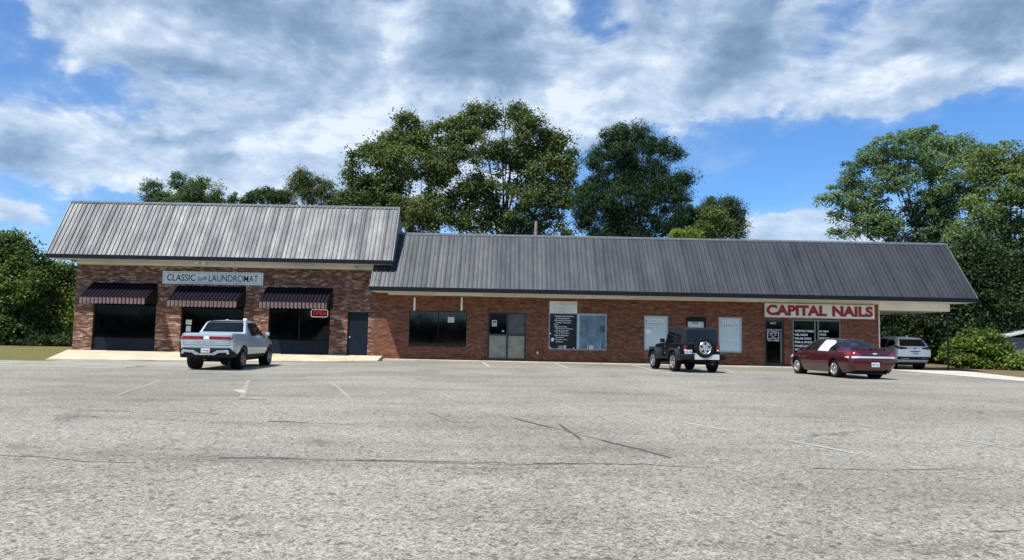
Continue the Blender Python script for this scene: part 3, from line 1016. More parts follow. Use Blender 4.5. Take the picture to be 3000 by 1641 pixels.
MB().box(-6.3, WX2 + .04, YF - .035, YF + .05, 3.285, 3.383).done('frieze', 'cream', SB)
opening(SB, WA, fw=.035, pane='glass_open', verts=(at(1282.8, 980, YF).x,), depth=.07)
# double door: dark upper glass, papered lower panels
xm = (DD[0] + DD[1]) / 2 + .02
zm_ = at(1480, 981, YF).z
dd = opening(SB, DD, 'double_door', 'bronze', .085, (xm,), (zm_,), panes=['frost', 'glass', 'frost', 'frost2'], depth=.08)
for s_ in (-1, 1):
    MB().tube([(xm + s_ * .09, YF + .02, 1.05), (xm + s_ * .09, YF - .03, 1.08), (xm + s_ * .09, YF - .03, 1.28), (xm + s_ * .09, YF + .02, 1.31)], .014, 6).done('handle', 'alu', dd)
wb = opening(SB, WB, fw=.045, fmat='alu', verts=(at(1691, 970, YF).x,), panes=['board', 'shade'], depth=.06)
# folds of the pale curtain behind the right-hand pane are real pleats in front of the board
cu = MB()
cx0, cx1 = at(1698, 970, YF).x, WB[1] - .05
xs = lin(cx0, cx1, 90)
ph = [(.022 * math.sin(x * 31 + 2 * math.sin(x * 4)) + .014 * math.sin(x * 13)) for x in xs]
A = [cu.bm.verts.new((x, YF + .030 + p, WB[2] + .05)) for x, p in zip(xs, ph)]
B = [cu.bm.verts.new((x, YF + .030 + p * .6, WB[3] - .10 + .012 * math.sin(x * 22))) for x, p in zip(xs, ph)]
for i in range(len(xs) - 1):
    cu.bm.faces.new([A[i], A[i + 1], B[i + 1], B[i]])
MT['curtain'] = simple('blue_grey_curtain', (.155, .24, .285), 0.85, 0, 0.3, 2.2)
cu.done('curtain', 'curtain', wb, 60)
v1 = opening(SB, V1, fw=.04, fmat='alu', pane='shade', depth=.05)
v2 = opening(SB, V2, fw=.04, fmat='alu', pane='shade', depth=.05)
ds = opening(SB, DS, 'door', 'black', .10, (), (), pane='shade', depth=.10)
MB().box(*[at(2028, 946, YF).x, at(2046, 946, YF).x], YF + .085, YF + .092, at(2037, 949, YF).z, at(2037, 944, YF).z).done('slot', 'greyink', ds)
MB().box(DS[0] + .1, DS[1] - .1, YF + .05, YF + .12, DS[3] - .24, DS[3] - .1).done('transom', 'black', ds)
dn = opening(SB, DN, 'door', 'bronze', .11, (), (), depth=.10)
MB().box(DN[1] - .19, DN[1] - .125, YF + .03, YF + .075, .25, 1.95).done('push_bar', 'greenalu', dn)
MB().box(DN[0] + .11, DN[0] + .62, YF + .05, YF + .07, 1.80, 1.835).done('closer_arm', 'greyink', dn)
wn_ = opening(SB, WN, fw=.075, fmat='greenalu', verts=(at(2388.5, 990, YF).x, at(2398, 990, YF).x), depth=.06)
# white and brown strips, conduit, tube lights under the eave
for px in (1214.5, 1352.7):
    a = rect(px - 2.7, 872, px + 2.7, 910)
    MB().box(a[0], a[1], YF - .02, YF - .001, a[2], a[3]).done('trim_strip', 'vinyl', SB)
for px, w in ((1699.5, 2.6), (1740, 1.2), (1777.5, 1.6)):
    a = rect(px - w, 883, px + w, 918)
    MB().box(a[0], a[1], YF - .015, YF - .001, a[2], a[3]).done('trim_strip', 'strip', SB)
a = rect(1699, 917, 1779, 919.5)
MB().box(a[0], a[1], YF - .018, YF - .002, a[2], a[3]).done('trim_strip', 'strip', SB)
p, q = at(1575, 872, YF - .03), at(1575, 1033, YF - .03)
cdt = MB().tube([(p.x, YF - .025, p.z), (q.x, YF - .025, q.z)], .017, 8).done('conduit', 'strip', SB)
MB().box(q.x - .045, q.x + .045, YF - .07, YF - .001, q.z - .07, q.z + .05, .01).done('junction_box', 'cream', cdt)
for x0_, x1_, py in ((1277, 1414, 861), (1718, 1857, 872), (2168, 2306, 882.5)):
    a, b = at(x0_, py - .5, 36.9), at(x1_, py + .5, 36.9)
    f = MB().box(a.x, b.x, 36.83, 36.97, 3.32, 3.384).done('tube_light', 'white', SB)
    MB().box(a.x + .03, b.x - .03, 36.81, 36.95, 3.295, 3.318, .008).done('diffuser', 'vinyl', f)
# carport at the right end: white beam, ceiling and two posts
CX, CY1 = 22.35, 43.3
MB().box(WX2 + .037, CX, YF - .02, YF + .14, 3.0, 3.383).done('carport_beam', 'white', SB)
MB().box(CX - .14, CX, YF + .142, CY1, 3.0, 3.383).done('carport_beam', 'white', SB)
MB().box(WX2 + .037, CX - .142, CY1 - .14, CY1, 3.0, 3.383).done('carport_beam', 'white', SB)
MB().box(WX2 + .037, CX - .142, YF + .142, CY1 - .142, 3.06, 3.10).done('carport_ceiling', 'white', SB)
for x, y in ((CX - .1, YF + .06), (CX - .1, CY1 - .07)):
    pm = MB().tube([(x, y, 0.0), (x, y, 3.0)], .045, 10)
    pm.box(x - .1, x + .1, y - .1, y + .1, -.01, .02)
    pm.done('post', 'trimgrey', SB)

# ------------------------------------------------------------------ signs
def signboard(px0, py0, px1, py1, label, mat, thick=.06, name='sign', cat='sign', Y=YF, group=None, rim=None):
    x0, x1, z0, z1 = rect(px0, py0, px1, py1, Y)
    root = thing(name, label, cat, ((x0 + x1) / 2, Y - .004, z0), 0, group)
    w, h = x1 - x0, z1 - z0
    MB().box(-w / 2, w / 2, -thick, 0, 0, h, .006, 1).done('board', mat, root)
    if rim:
        m_, t_, ins = rim
        b = MB()
        for xa, xb, za, zb in ((-w / 2 + ins, w / 2 - ins, ins, ins + t_), (-w / 2 + ins, w / 2 - ins, h - ins - t_, h - ins), (-w / 2 + ins, -w / 2 + ins + t_, ins + t_, h - ins - t_), (w / 2 - ins - t_, w / 2 - ins, ins + t_, h - ins - t_)):
            b.box(xa, xb, -thick - .004, -thick, za, zb)
        b.done('border_line', m_, root)
    return root, w, h, -thick - .001

s, w, h, y = signboard(478.5, 797, 772.5, 834, 'pale sign with dark blue serif lettering above the middle awning of the laundromat', 'signboard', .08, rim=('greyink', .025, .06))
text('lettering', 'CLASSIC', -w / 2 + .045 * w, -w / 2 + .325 * w, h * .23, h * .77, y, 'ink', s, .012)
text('lettering', 'LAUNDROMAT', -w / 2 + .46 * w, -w / 2 + .95 * w, h * .23, h * .77, y, 'ink', s, .004)
text('script_lettering', 'South', -w / 2 + .345 * w, -w / 2 + .44 * w, h * .28, h * .66, y, 'brownink', s, .012, .45, R(12))
s, w, h, y = signboard(2239, 891, 2559.5, 932.5, 'large white sign with bold red letters over the salon door and window', 'signwhite', .10, rim=('cream', .02, .012))
text('lettering', 'CAPITAL', -w / 2 + .012 * w, -w / 2 + .565 * w, h * .13, h * .89, y, 'redink', s, .055)
text('lettering', 'NAILS', -w / 2 + .612 * w, -w / 2 + .985 * w, h * .13, h * .89, y, 'redink', s, .055)
s, w, h, y = signboard(1610, 883, 1691, 917.5, 'white rectangular notice sign with faint grey lines, above the charcoal list window', 'signwhite', .04)
for i, (a, b, t) in enumerate(((.28, .95, .86), (.30, .93, .74), (.47, .66, .62), (.15, .9, .42), (.4, .58, .32), (.18, .82, .2), (.34, .66, .1))):
    txt = ['Professional Assessments', 'Individual and Group Sessions', 'By Appointment', 'A Counseling and Recovery Center', 'Call Today', 'Drug Testing, Classes, Counseling', 'Monday to Friday'][i]
    text('lettering', txt, -w / 2 + a * w, -w / 2 + b * w, h * t - .02, h * t + .022, y, 'greyink', s, .01)

# lettering on window glass: parts of the window they are stuck to
yb = YF + .06 - .008
bx = at(1624, 970, YF).x
lines = ['\u2022Health Consultations', '  & Assessments', '\u2022Disease & Wound', '  Protein Treatment', '\u2022DNA', '\u2022Blood & Hair', '  Paternity Testing', '\u2022DOT & Non-DOT', '  Drug Screening', '\u2022Hair & Nicotine', '  Screening', '\u2022Weight Loss', '  & More']
ends = [1682, 1669.5, 1674, 1672, 1636, 1662, 1679, 1665.5, 1669, 1665.5, 1653.5, 1662, 1649]
for i, (t, e) in enumerate(zip(lines, ends)):
    py = 926.3 + i * 6.25
    st = 1623.5 if not t.startswith(' ') else 1628.5
    xa, xb = at(st, py, YF).x, at(e, py, YF).x
    z = at(1650, py, YF).z
    text('lettering', t.strip(), xa, xb, z - .034, z + .036, yb, 'vinyl', wb, .02)
x0_, x1_, z0_, z1_ = rect(1652, 1012, 1661.5, 1023)
text('lettering', 'K', x0_, x1_, z0_, z1_, yb, 'vinyl', wb, .03)
MB().box(*rect(1636, 1013, 1650, 1022)[:2], yb - .004, yb, *rect(1636, 1013, 1650, 1022)[2:]).done('sticker', 'greyink', wb)
for r_ in ((1610.5, 975, 1614.5, 979), (1610.5, 1017, 1614.5, 1021), (1679, 1018, 1683, 1021.5), (1615, 990, 1622.5, 1000)):
    q = rect(*r_)
    MB().box(q[0], q[1], yb - .004, yb, q[2], q[3]).done('sticker', 'vinyl', wb)
yb = YF + .05 - .008
for wv, (a, b, c_, d), num in ((v1, (1895, 1946, 934.5, 948), '478-374-0073'), (v2, (2114, 2163, 940, 952.5), '478-377-4057')):
    q = rect(a, c_, b, d)
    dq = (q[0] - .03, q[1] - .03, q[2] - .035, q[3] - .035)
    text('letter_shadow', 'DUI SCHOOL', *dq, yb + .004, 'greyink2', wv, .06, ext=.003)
    text('lettering', 'DUI SCHOOL', *q, yb, 'vinyl', wv, .06)
    q = rect(a + 3, c_ + 52, b, c_ + 57)
    text('lettering', num, *q, yb, 'vinyl', wv, .02)
yb = YF + .06 - .008
for i, (t, e) in enumerate((('ACRYLIC NAILS', 2387), ('GEL NAILS', 2369.5), ('SOLAR NAILS', 2380), ('PINK & WHITE', 2383), ('MANICURE', 2371), ('SPA PEDICURE', 2385))):
    py = 970 + i * 10.9
    q = rect(2330, py - 3.2, e - 2, py + 3.2)
    text('lettering', t, *q, yb, 'vinyl', wn_, .035)
    q2 = rect(2327, py - 3.5, 2328.6, py - 1.5)
    MB().box(q2[0], q2[1], yb - .004, yb, q2[2], q2[3]).done('bullet', 'vinyl', wn_)
for t, py, e in (('NAIL TREATS', 971, 2429), ('WAXING', 980.5, 2421.5), ('EYEBROWS', 991, 2430), ('FACIALS', 999, 2412)):
    q = rect(2399.5, py - 2.8, e, py + 2.8)
    text('lettering', t, *q, yb, 'vinyl', wn_, .03)
yb = YF + .10 - .008
for t, a, b, py, hh in (('NAILS', 2258, 2275, 947, 2.2), ('CAPITAL NAILS', 2247.5, 2287.5, 966.5, 2.2), ('OPEN', 2260, 2278, 973.6, 1.4), ('MON - SAT', 2256, 2278, 977.6, 1.4), ('9:30 - 7:00', 2257, 2277, 982, 1.4), ('SUN', 2262, 2271, 986.5, 1.3), ('CLOSED', 2257, 2277, 991, 1.4), ('TEL 374-8828', 2250, 2285, 998, 1.8)):
    q = rect(a, py - hh, b, py + hh)
    text('lettering', t, *q, yb, 'vinyl', dn, .02)
br = MB()
for xa, xb, ya, ybb in ((2250, 2252, 972.5, 994), (2282, 2284, 972.5, 994), (2252, 2256, 972.5, 973.8), (2278, 2282, 972.5, 973.8), (2252, 2262, 992.7, 994), (2272, 2282, 992.7, 994)):
    q = rect(xa, ya, xb, ybb)
    br.box(q[0], q[1], yb - .004, yb, q[2], q[3])
br.done('bracket_outline', 'vinyl', dn)

# red window sign with a pale outline
def px_thing(r_, label, name, cat, Y, mat, thick=.006, group=None):
    x0, x1, z0, z1 = rect(*r_, Y)
    o = MB().box(-(x1 - x0) / 2, (x1 - x0) / 2, -thick, 0, 0, z1 - z0).done(name, mat)
    o.location = ((x0 + x1) / 2, Y, z0)
    return tag(o, label, cat, group)
x0_, x1_, z0_, z1_ = rect(911.5, 907.5, 960, 928.5, YF + .08)
sg = thing('window_sign', 'red illuminated sign with pale rounded outline hanging in the window beside the blue door', 'sign', ((x0_ + x1_) / 2, YF + .13, z0_))
w, h = x1_ - x0_, z1_ - z0_
MB().box(-w / 2 + .015, w / 2 - .015, -.03, 0, .015, h - .015, .01).done('back_panel', simple('dark_red_panel', (.05, .006, .008), .5), sg)
m, nd, b = material('pale_tube')
b.inputs['Base Color'].default_value = (.6, .5, .5, 1)
b.inputs['Emission Color'].default_value = (1, .75, .75, 1)
b.inputs['Emission Strength'].default_value = .28
MT['paletube'] = m
m, nd, b = material('red_tube')
b.inputs['Base Color'].default_value = (.4, .02, .03, 1)
b.inputs['Emission Color'].default_value = (1, .08, .10, 1)
b.inputs['Emission Strength'].default_value = .30
MT['redtube'] = m
k = .05
MB().tube([(-w / 2 + k, -.035, 0), (w / 2 - k, -.035, 0), (w / 2, -.035, k), (w / 2, -.035, h - k), (w / 2 - k, -.035, h), (-w / 2 + k, -.035, h), (-w / 2, -.035, h - k), (-w / 2, -.035, k), (-w / 2 + k, -.035, 0)], .019, 8).done('outline_tube', 'paletube', sg)
text('lettering', 'OPEN', -w / 2 + .1, w / 2 - .09, .09, h - .08, -.032, 'redtube', sg, 0.0, ext=.01)

px_thing((544.5, 937, 562, 951), 'upper white paper notice on the laundromat entrance glass', 'paper_notice', 'notice', YF + .13, 'paper')
px_thing((545, 955, 559, 971.5), 'lower grey printed notice on the laundromat entrance glass', 'paper_notice', 'notice', YF + .13, 'shade')
px_thing((1312, 929, 1331, 945), 'small white notice taped inside the wide dark window under two white strips', 'paper_notice', 'notice', YF + .062, 'paper')
nt = px_thing((1441.5, 938, 1455.5, 956), 'white notice with a black picture on the upper glass of the double door', 'paper_notice', 'notice', YF + .072, 'paper')
a = rect(1444, 941, 1453, 945.5)
MB().box(a[0] - nt.location.x, a[1] - nt.location.x, -.01, -.0065, a[2] - nt.location.z, a[3] - nt.location.z).done('picture', 'ink', nt)
a = rect(1444, 949.5, 1453, 952)
MB().box(a[0] - nt.location.x, a[1] - nt.location.x, -.01, -.0065, a[2] - nt.location.z, a[3] - nt.location.z).done('caption', 'greyink', nt)
px_thing((1470.5, 968, 1477, 972.5), 'tiny white card low on the dark glass of the double door', 'card', 'card', YF + .072, 'paper')
px_thing((1891, 965, 1906.5, 978), 'white notice on the pale school window left of the black off-road vehicle', 'paper_notice', 'notice', YF + .042, 'vinyl')
px_thing((1726, 1012, 1738.5, 1023.5), 'white card standing at the foot of the blue curtain', 'card', 'card', YF + .02, 'paper')
px_thing((1760, 955, 1770, 973), 'dark and white poster on the blue curtain by the window frame', 'poster', 'poster', YF + .02, 'board')

# ------------------------------------------------------------------ vehicles (origin: ground under the rear axle, nose towards +Y)
def section(zb, wb, wm, zm, wt, zt, wr, zr, cr):
    """half outline of a body from the middle of the floor over sill, waist and shoulder to the middle of the roof"""
    h = [(0, zb), (wb * .6, zb), (wb - .02, zb + .005), (wb, zb + .05), (wm - .012, zb * .45 + zm * .55), (wm, zm), (wm * .72 + wt * .28 + .004, zm * .6 + zt * .4), (wt + .012, zt - .05), (wt - .012, zt)]
    for t in (.12, .35, .6, .85):
        h.append((wt - .02 + (wr - wt + .02) * t + .02 * math.sin(math.pi * t) * (zr - zt > .2), zt + (zr - .035 - zt) * t))
    h += [(wr - .006, zr - .022), (wr - .03, zr - .004), (wr - .09, zr + cr * .25), (wr * .6, zr + cr * .7), (wr * .3, zr + cr * .93), (0, zr + cr)]
    return h

def loft(rows, dy=.04, sig=.05, rear=None, front=None):
    """body shell from control rows (y, section numbers); rear/front shape the ends: y offset as a function of (x, z)"""
    rows = sorted(rows)
    ys = np.array([r[0] for r in rows])
    A = np.array([r[1:] for r in rows])
    yy = np.arange(ys[0], ys[-1] + 1e-6, dy)
    yy[-1] = ys[-1]
    V = np.stack([np.interp(yy, ys, A[:, k]) for k in range(A.shape[1])], 1)
    k = int(3 * sig / dy)
    ker = np.exp(-.5 * (np.arange(-k, k + 1) * dy / sig) ** 2)
    ker /= ker.sum()
    pad = np.concatenate([2 * V[:1] - V[k:0:-1], V, 2 * V[-1:] - V[-2:-k - 2:-1]])
    V = np.stack([np.convolve(pad[:, c], ker, 'valid') for c in range(V.shape[1])], 1)
    mb = MB()
    bm = mb.bm
    L = yy[-1] - yy[0]
    def put(x, y, z):
        d0, d1 = y - yy[0], yy[-1] - y
        if rear:
            y += rear(abs(x), z) * max(0, 1 - d0 / .7) ** 1.3
        if front:
            y -= front(abs(x), z) * max(0, 1 - d1 / .7) ** 1.3
        return bm.verts.new((x, y, z))
    rings = []
    for y, v in zip(yy, V):
        h = section(*v)
        r = [put(x, y, z) for x, z in h]
        l = [r[0]] + [put(-x, y, z) for x, z in h[1:-1]] + [r[-1]]
        rings.append((r, l))
    n = len(rings[0][0])
    for (r0, l0), (r1, l1) in zip(rings, rings[1:]):
        for i in range(n - 1):
            bm.faces.new([r0[i], r1[i], r1[i + 1], r0[i + 1]])
            q = [l0[i + 1], l1[i + 1], l1[i], l0[i]]
            bm.faces.new(q)
    for (r, l), y, v, fl in ((rings[0], yy[0], V[0], False), (rings[-1], yy[-1], V[-1], True)):
        h = section(*v)
        N = 8
        prev = None
        for i in range(1, n - 1):
            row = [r[i]] + [put(h[i][0] * (1 - 2 * t / N), y, h[i][1]) for t in range(1, N)] + [l[i]]
            if prev is None:
                for t in range(N):
                    if t == 0:
                        bm.faces.new([r[0], row[0], row[1]])
                    else:
                        bm.faces.new([r[0], row[t], row[t + 1]])
            else:
                for t in range(N):
                    bm.faces.new([prev[t], row[t], row[t + 1], prev[t + 1]])
            prev = row
        for t in range(N):
            bm.faces.new([prev[t], r[-1], prev[t + 1]])
    bmesh.ops.remove_doubles(bm, verts=bm.verts, dist=1e-5)
    bmesh.ops.recalc_face_normals(bm, faces=bm.faces)
    return mb

def cut(mb, cutters):
    """boolean difference, done on temporary objects"""
    me = bpy.data.meshes.new('tmp')
    mb.bm.to_mesh(me)
    mb.bm.free()
    o = bpy.data.objects.new('tmp', me)
    COL.objects.link(o)
    tmp = [o]
    for c in cutters:
        bmesh.ops.recalc_face_normals(c.bm, faces=c.bm.faces)
        m2 = bpy.data.meshes.new('tmpc')
        c.bm.to_mesh(m2)
        c.bm.free()
        q = bpy.data.objects.new('tmpc', m2)
        COL.objects.link(q)
        tmp.append(q)
        md = o.modifiers.new('b', 'BOOLEAN')
        md.operation = 'DIFFERENCE'
        md.solver = 'EXACT'
        md.object = q
    dg = bpy.context.evaluated_depsgraph_get()
    dg.update()
    res = bpy.data.meshes.new_from_object(o.evaluated_get(dg))
    out = MB()
    out.bm.from_mesh(res)
    for q in tmp:
        bpy.data.objects.remove(q)
    return out

def well(y, r, w0, zc):
    c = []
    for s in (-1, 1):
        m = MB()
        m.lathe([(r, s * w0), (r, s * 1.3)], 'x', 36, (0, y, zc))
        c.append(m)
    return c

def bvh_of(mb):
    return BVHTree.FromBMesh(mb.bm)

def rounded(poly, r, n=4):
    out = []
    N = len(poly)
    for i in range(N):
        p, a, b = Vector(poly[i]), Vector(poly[i - 1]), Vector(poly[(i + 1) % N])
        d1, d2 = (a - p), (b - p)
        k = min(r, d1.length * .45, d2.length * .45)
        s, e = p + d1.normalized() * k, p + d2.normalized() * k
        for t in range(n + 1):
            u = t / n
            out.append(tuple(s * (1 - u) ** 2 + p * 2 * u * (1 - u) + e * u * u))
    return out

def patch(bv, poly, view, mat, name, parent, off=.005, r=.03, edge=.07, thick=.012):
    """a panel of the given outline laid on the body: 'rear' outlines are (x,z), 'left'/'right' ones (y,z), 'top' ones (x,y)"""
    pts = rounded(poly, r) if r else poly
    bm = bmesh.new()
    f = bm.faces.new([bm.verts.new((p[0], p[1], 0)) for p in pts])
    bmesh.ops.triangulate(bm, faces=[f])
    for _ in range(6):
        ed = [e for e in bm.edges if e.calc_length() > edge]
        if not ed:
            break
        bmesh.ops.subdivide_edges(bm, edges=ed, cuts=1)
        bmesh.ops.triangulate(bm, faces=bm.faces)
    setup = {'rear': (lambda p: Vector((p.x, -9, p.y)), Vector((0, 1, 0))), 'front': (lambda p: Vector((p.x, 19, p.y)), Vector((0, -1, 0))),
             'left': (lambda p: Vector((-9, p.x, p.y)), Vector((1, 0, 0))), 'right': (lambda p: Vector((9, p.x, p.y)), Vector((-1, 0, 0))),
             'top': (lambda p: Vector((p.x, p.y, 9)), Vector((0, 0, -1)))}[view]
    last = None
    bad = []
    for v in bm.verts:
        o, d = setup[0](v.co), setup[1]
        h, nrm, i, dist = bv.ray_cast(o, d)
        if h is None:
            bad.append(v)
            continue
        v.co = h - d * off
    if bad:
        bmesh.ops.delete(bm, geom=bad, context='VERTS')
    ret = bmesh.ops.extrude_face_region(bm, geom=list(bm.faces))
    for v in [q for q in ret['geom'] if isinstance(q, bmesh.types.BMVert)]:
        v.co += setup[1] * thick
    mb = MB()
    mb.bm.free()
    mb.bm = bm
    return mb.done(name, mat, parent, 50)

def mirror_patch(bv, poly, mat, name, parent, **kw):
    for side in ('left', 'right'):
        patch(bv, poly, side, mat, name, parent, **kw)

def wheel(parent, x, y, r, w, kind, side, zc=None, axis='x', hub='silver'):
    """tyre with its rim as a sub-part; side = -1 left, +1 right (the outer face)"""
    zc = r if zc is None else zc
    rr = r * (.66 if kind != 'truck' else .68)
    if kind == 'jeep':
        rr = r * .635
    prof = [(rr * .97, -w * .40), (rr + .012, -w * .47), (r * .90, -w * .5), (r * .965, -w * .44), (r * .995, -w * .32), (r, -w * .12), (r, w * .12), (r * .995, w * .32), (r * .965, w * .44), (r * .90, w * .5), (rr + .012, w * .47), (rr * .97, w * .40), (rr * .97, -w * .40)]
    t = MB()
    t.lathe(prof, 'x', 36, (0, 0, 0), close=False)
    # tread blocks' grooves
    tyre = t.done('wheel', 'rubber', parent, 35)
    m = MB()
    o = side * w * .5
    m.mi = 1
    m.lathe([(rr * .96, o * .35), (0.0, o * .35)], 'x', 30, close=False)
    m.lathe([(rr * .96, -o * .7), (0.0, -o * .7)], 'x', 20, close=False)
    m.mi = 0
    m.lathe([(rr * .985, o * .35), (rr, o * .9), (rr * .95, o * 1.0), (rr * .89, o * .9), (rr * .86, o * .6)], 'x', 36, close=False)
    def blade(a, r0, r1, w0, w1, x0, x1):
        ca, sa = math.cos(a), math.sin(a)
        def P(rad, tt, xx):
            return m.bm.verts.new((xx, ca * rad - sa * tt, sa * rad + ca * tt))
        v = [P(r0, -w0, x0), P(r0, w0, x0), P(r1, w1, x1), P(r1, -w1, x1)]
        u = [P(r0, -w0 * 1.15, x0 - side * .04), P(r0, w0 * 1.15, x0 - side * .04), P(r1, w1 * 1.15, x1 - side * .05), P(r1, -w1 * 1.15, x1 - side * .05)]
        for q in ((v[0], v[1], v[2], v[3]), (v[0], v[3], u[3], u[0]), (v[1], u[1], u[2], v[2]), (v[2], u[2], u[3], v[3]), (v[0], u[0], u[1], v[1])):
            m.bm.faces.new(q).material_index = m.mi
    if kind == 'sedan':
        for k in range(5):
            blade(2 * math.pi * k / 5 + .3, rr * .15, rr * .93, .05, .068, o * .95, o * .88)
        m.lathe([(rr * .34, o * .80), (rr * .30, o * .98), (rr * .12, o * 1.02), (0, o * 1.02)], 'x', 20, close=False)
        mats = ['silver', 'plastic']
    elif kind == 'truck':
        for k in range(5):
            blade(2 * math.pi * k / 5 + .5, rr * .1, rr * .93, .035, .05, o * .9, o * .86)
        m.lathe([(rr * .22, o * .75), (rr * .2, o * .95), (0, o * .97)], 'x', 16, close=False)
        mats = ['trimalloy', 'plastic']
    elif kind == 'jeep':
        # a broad dish with five round dark openings
        m.lathe([(rr * .93, o * .86), (rr * .55, o * .93), (rr * .30, o * .95), (rr * .28, o * .90), (rr * .13, o * .90), (rr * .11, o * .97), (0, o * .98)], 'x', 30, close=False)
        m.mi = 1
        for k in range(5):
            a = 2 * math.pi * k / 5 + math.pi / 2
            hx, hz = math.cos(a) * rr * .64, math.sin(a) * rr * .64
            ring = []
            for t in range(12):
                u = 2 * math.pi * t / 12
                pr_ = rr * .195 * (1 + .12 * math.cos(2 * (u - a)))
                ring.append(m.bm.verts.new((o * .945, hx + pr_ * math.cos(u), hz + pr_ * math.sin(u))))
            m.bm.faces.new(ring).material_index = 1
        m.mi = 0
        mats = ['silver', 'plastic']
    else:
        for k in range(5):
            for s in (-.13, .13):
                blade(2 * math.pi * k / 5 + .2 + s, rr * .2, rr * .93, .02, .025, o * .92, o * .9)
        m.lathe([(rr * .25, o * .75), (rr * .22, o * .95), (0, o * .97)], 'x', 16, close=False)
        mats = ['silver', 'plastic']
    rim = m.done('rim', mats, tyre, 40)
    tyre.location = (x, y, zc)
    if axis == 'y':                                   # carried on a tailgate, outer face to the rear
        tyre.rotation_euler = (0, 0, R(-90) if side > 0 else R(90))
    else:
        tyre.rotation_euler = (0.6 * (x > 0) + y, 0, 0)
    return tyre
MT['silverpaint'] = simple('silver_paint', (.62, .63, .64), .4, .25, .05)
MT['trimalloy'] = simple('dark_alloy', (.20, .20, .21), 0.35, .8, .1)

def plate(parent, x, y, z, w=.305, h=.155, txt='RFK 4187', tilt=0.0):
    p = MB().box(-w / 2, w / 2, -.012, 0, -h / 2, h / 2, .006, 1).done('licence_plate', 'plate', parent)
    p.location = (x, y, z)
    p.rotation_euler = (tilt, 0, 0)
    text('lettering', txt, -w * .40, w * .40, -h * .24, h * .18, -.0125, 'ink', p, .01, ext=.002)
    return p

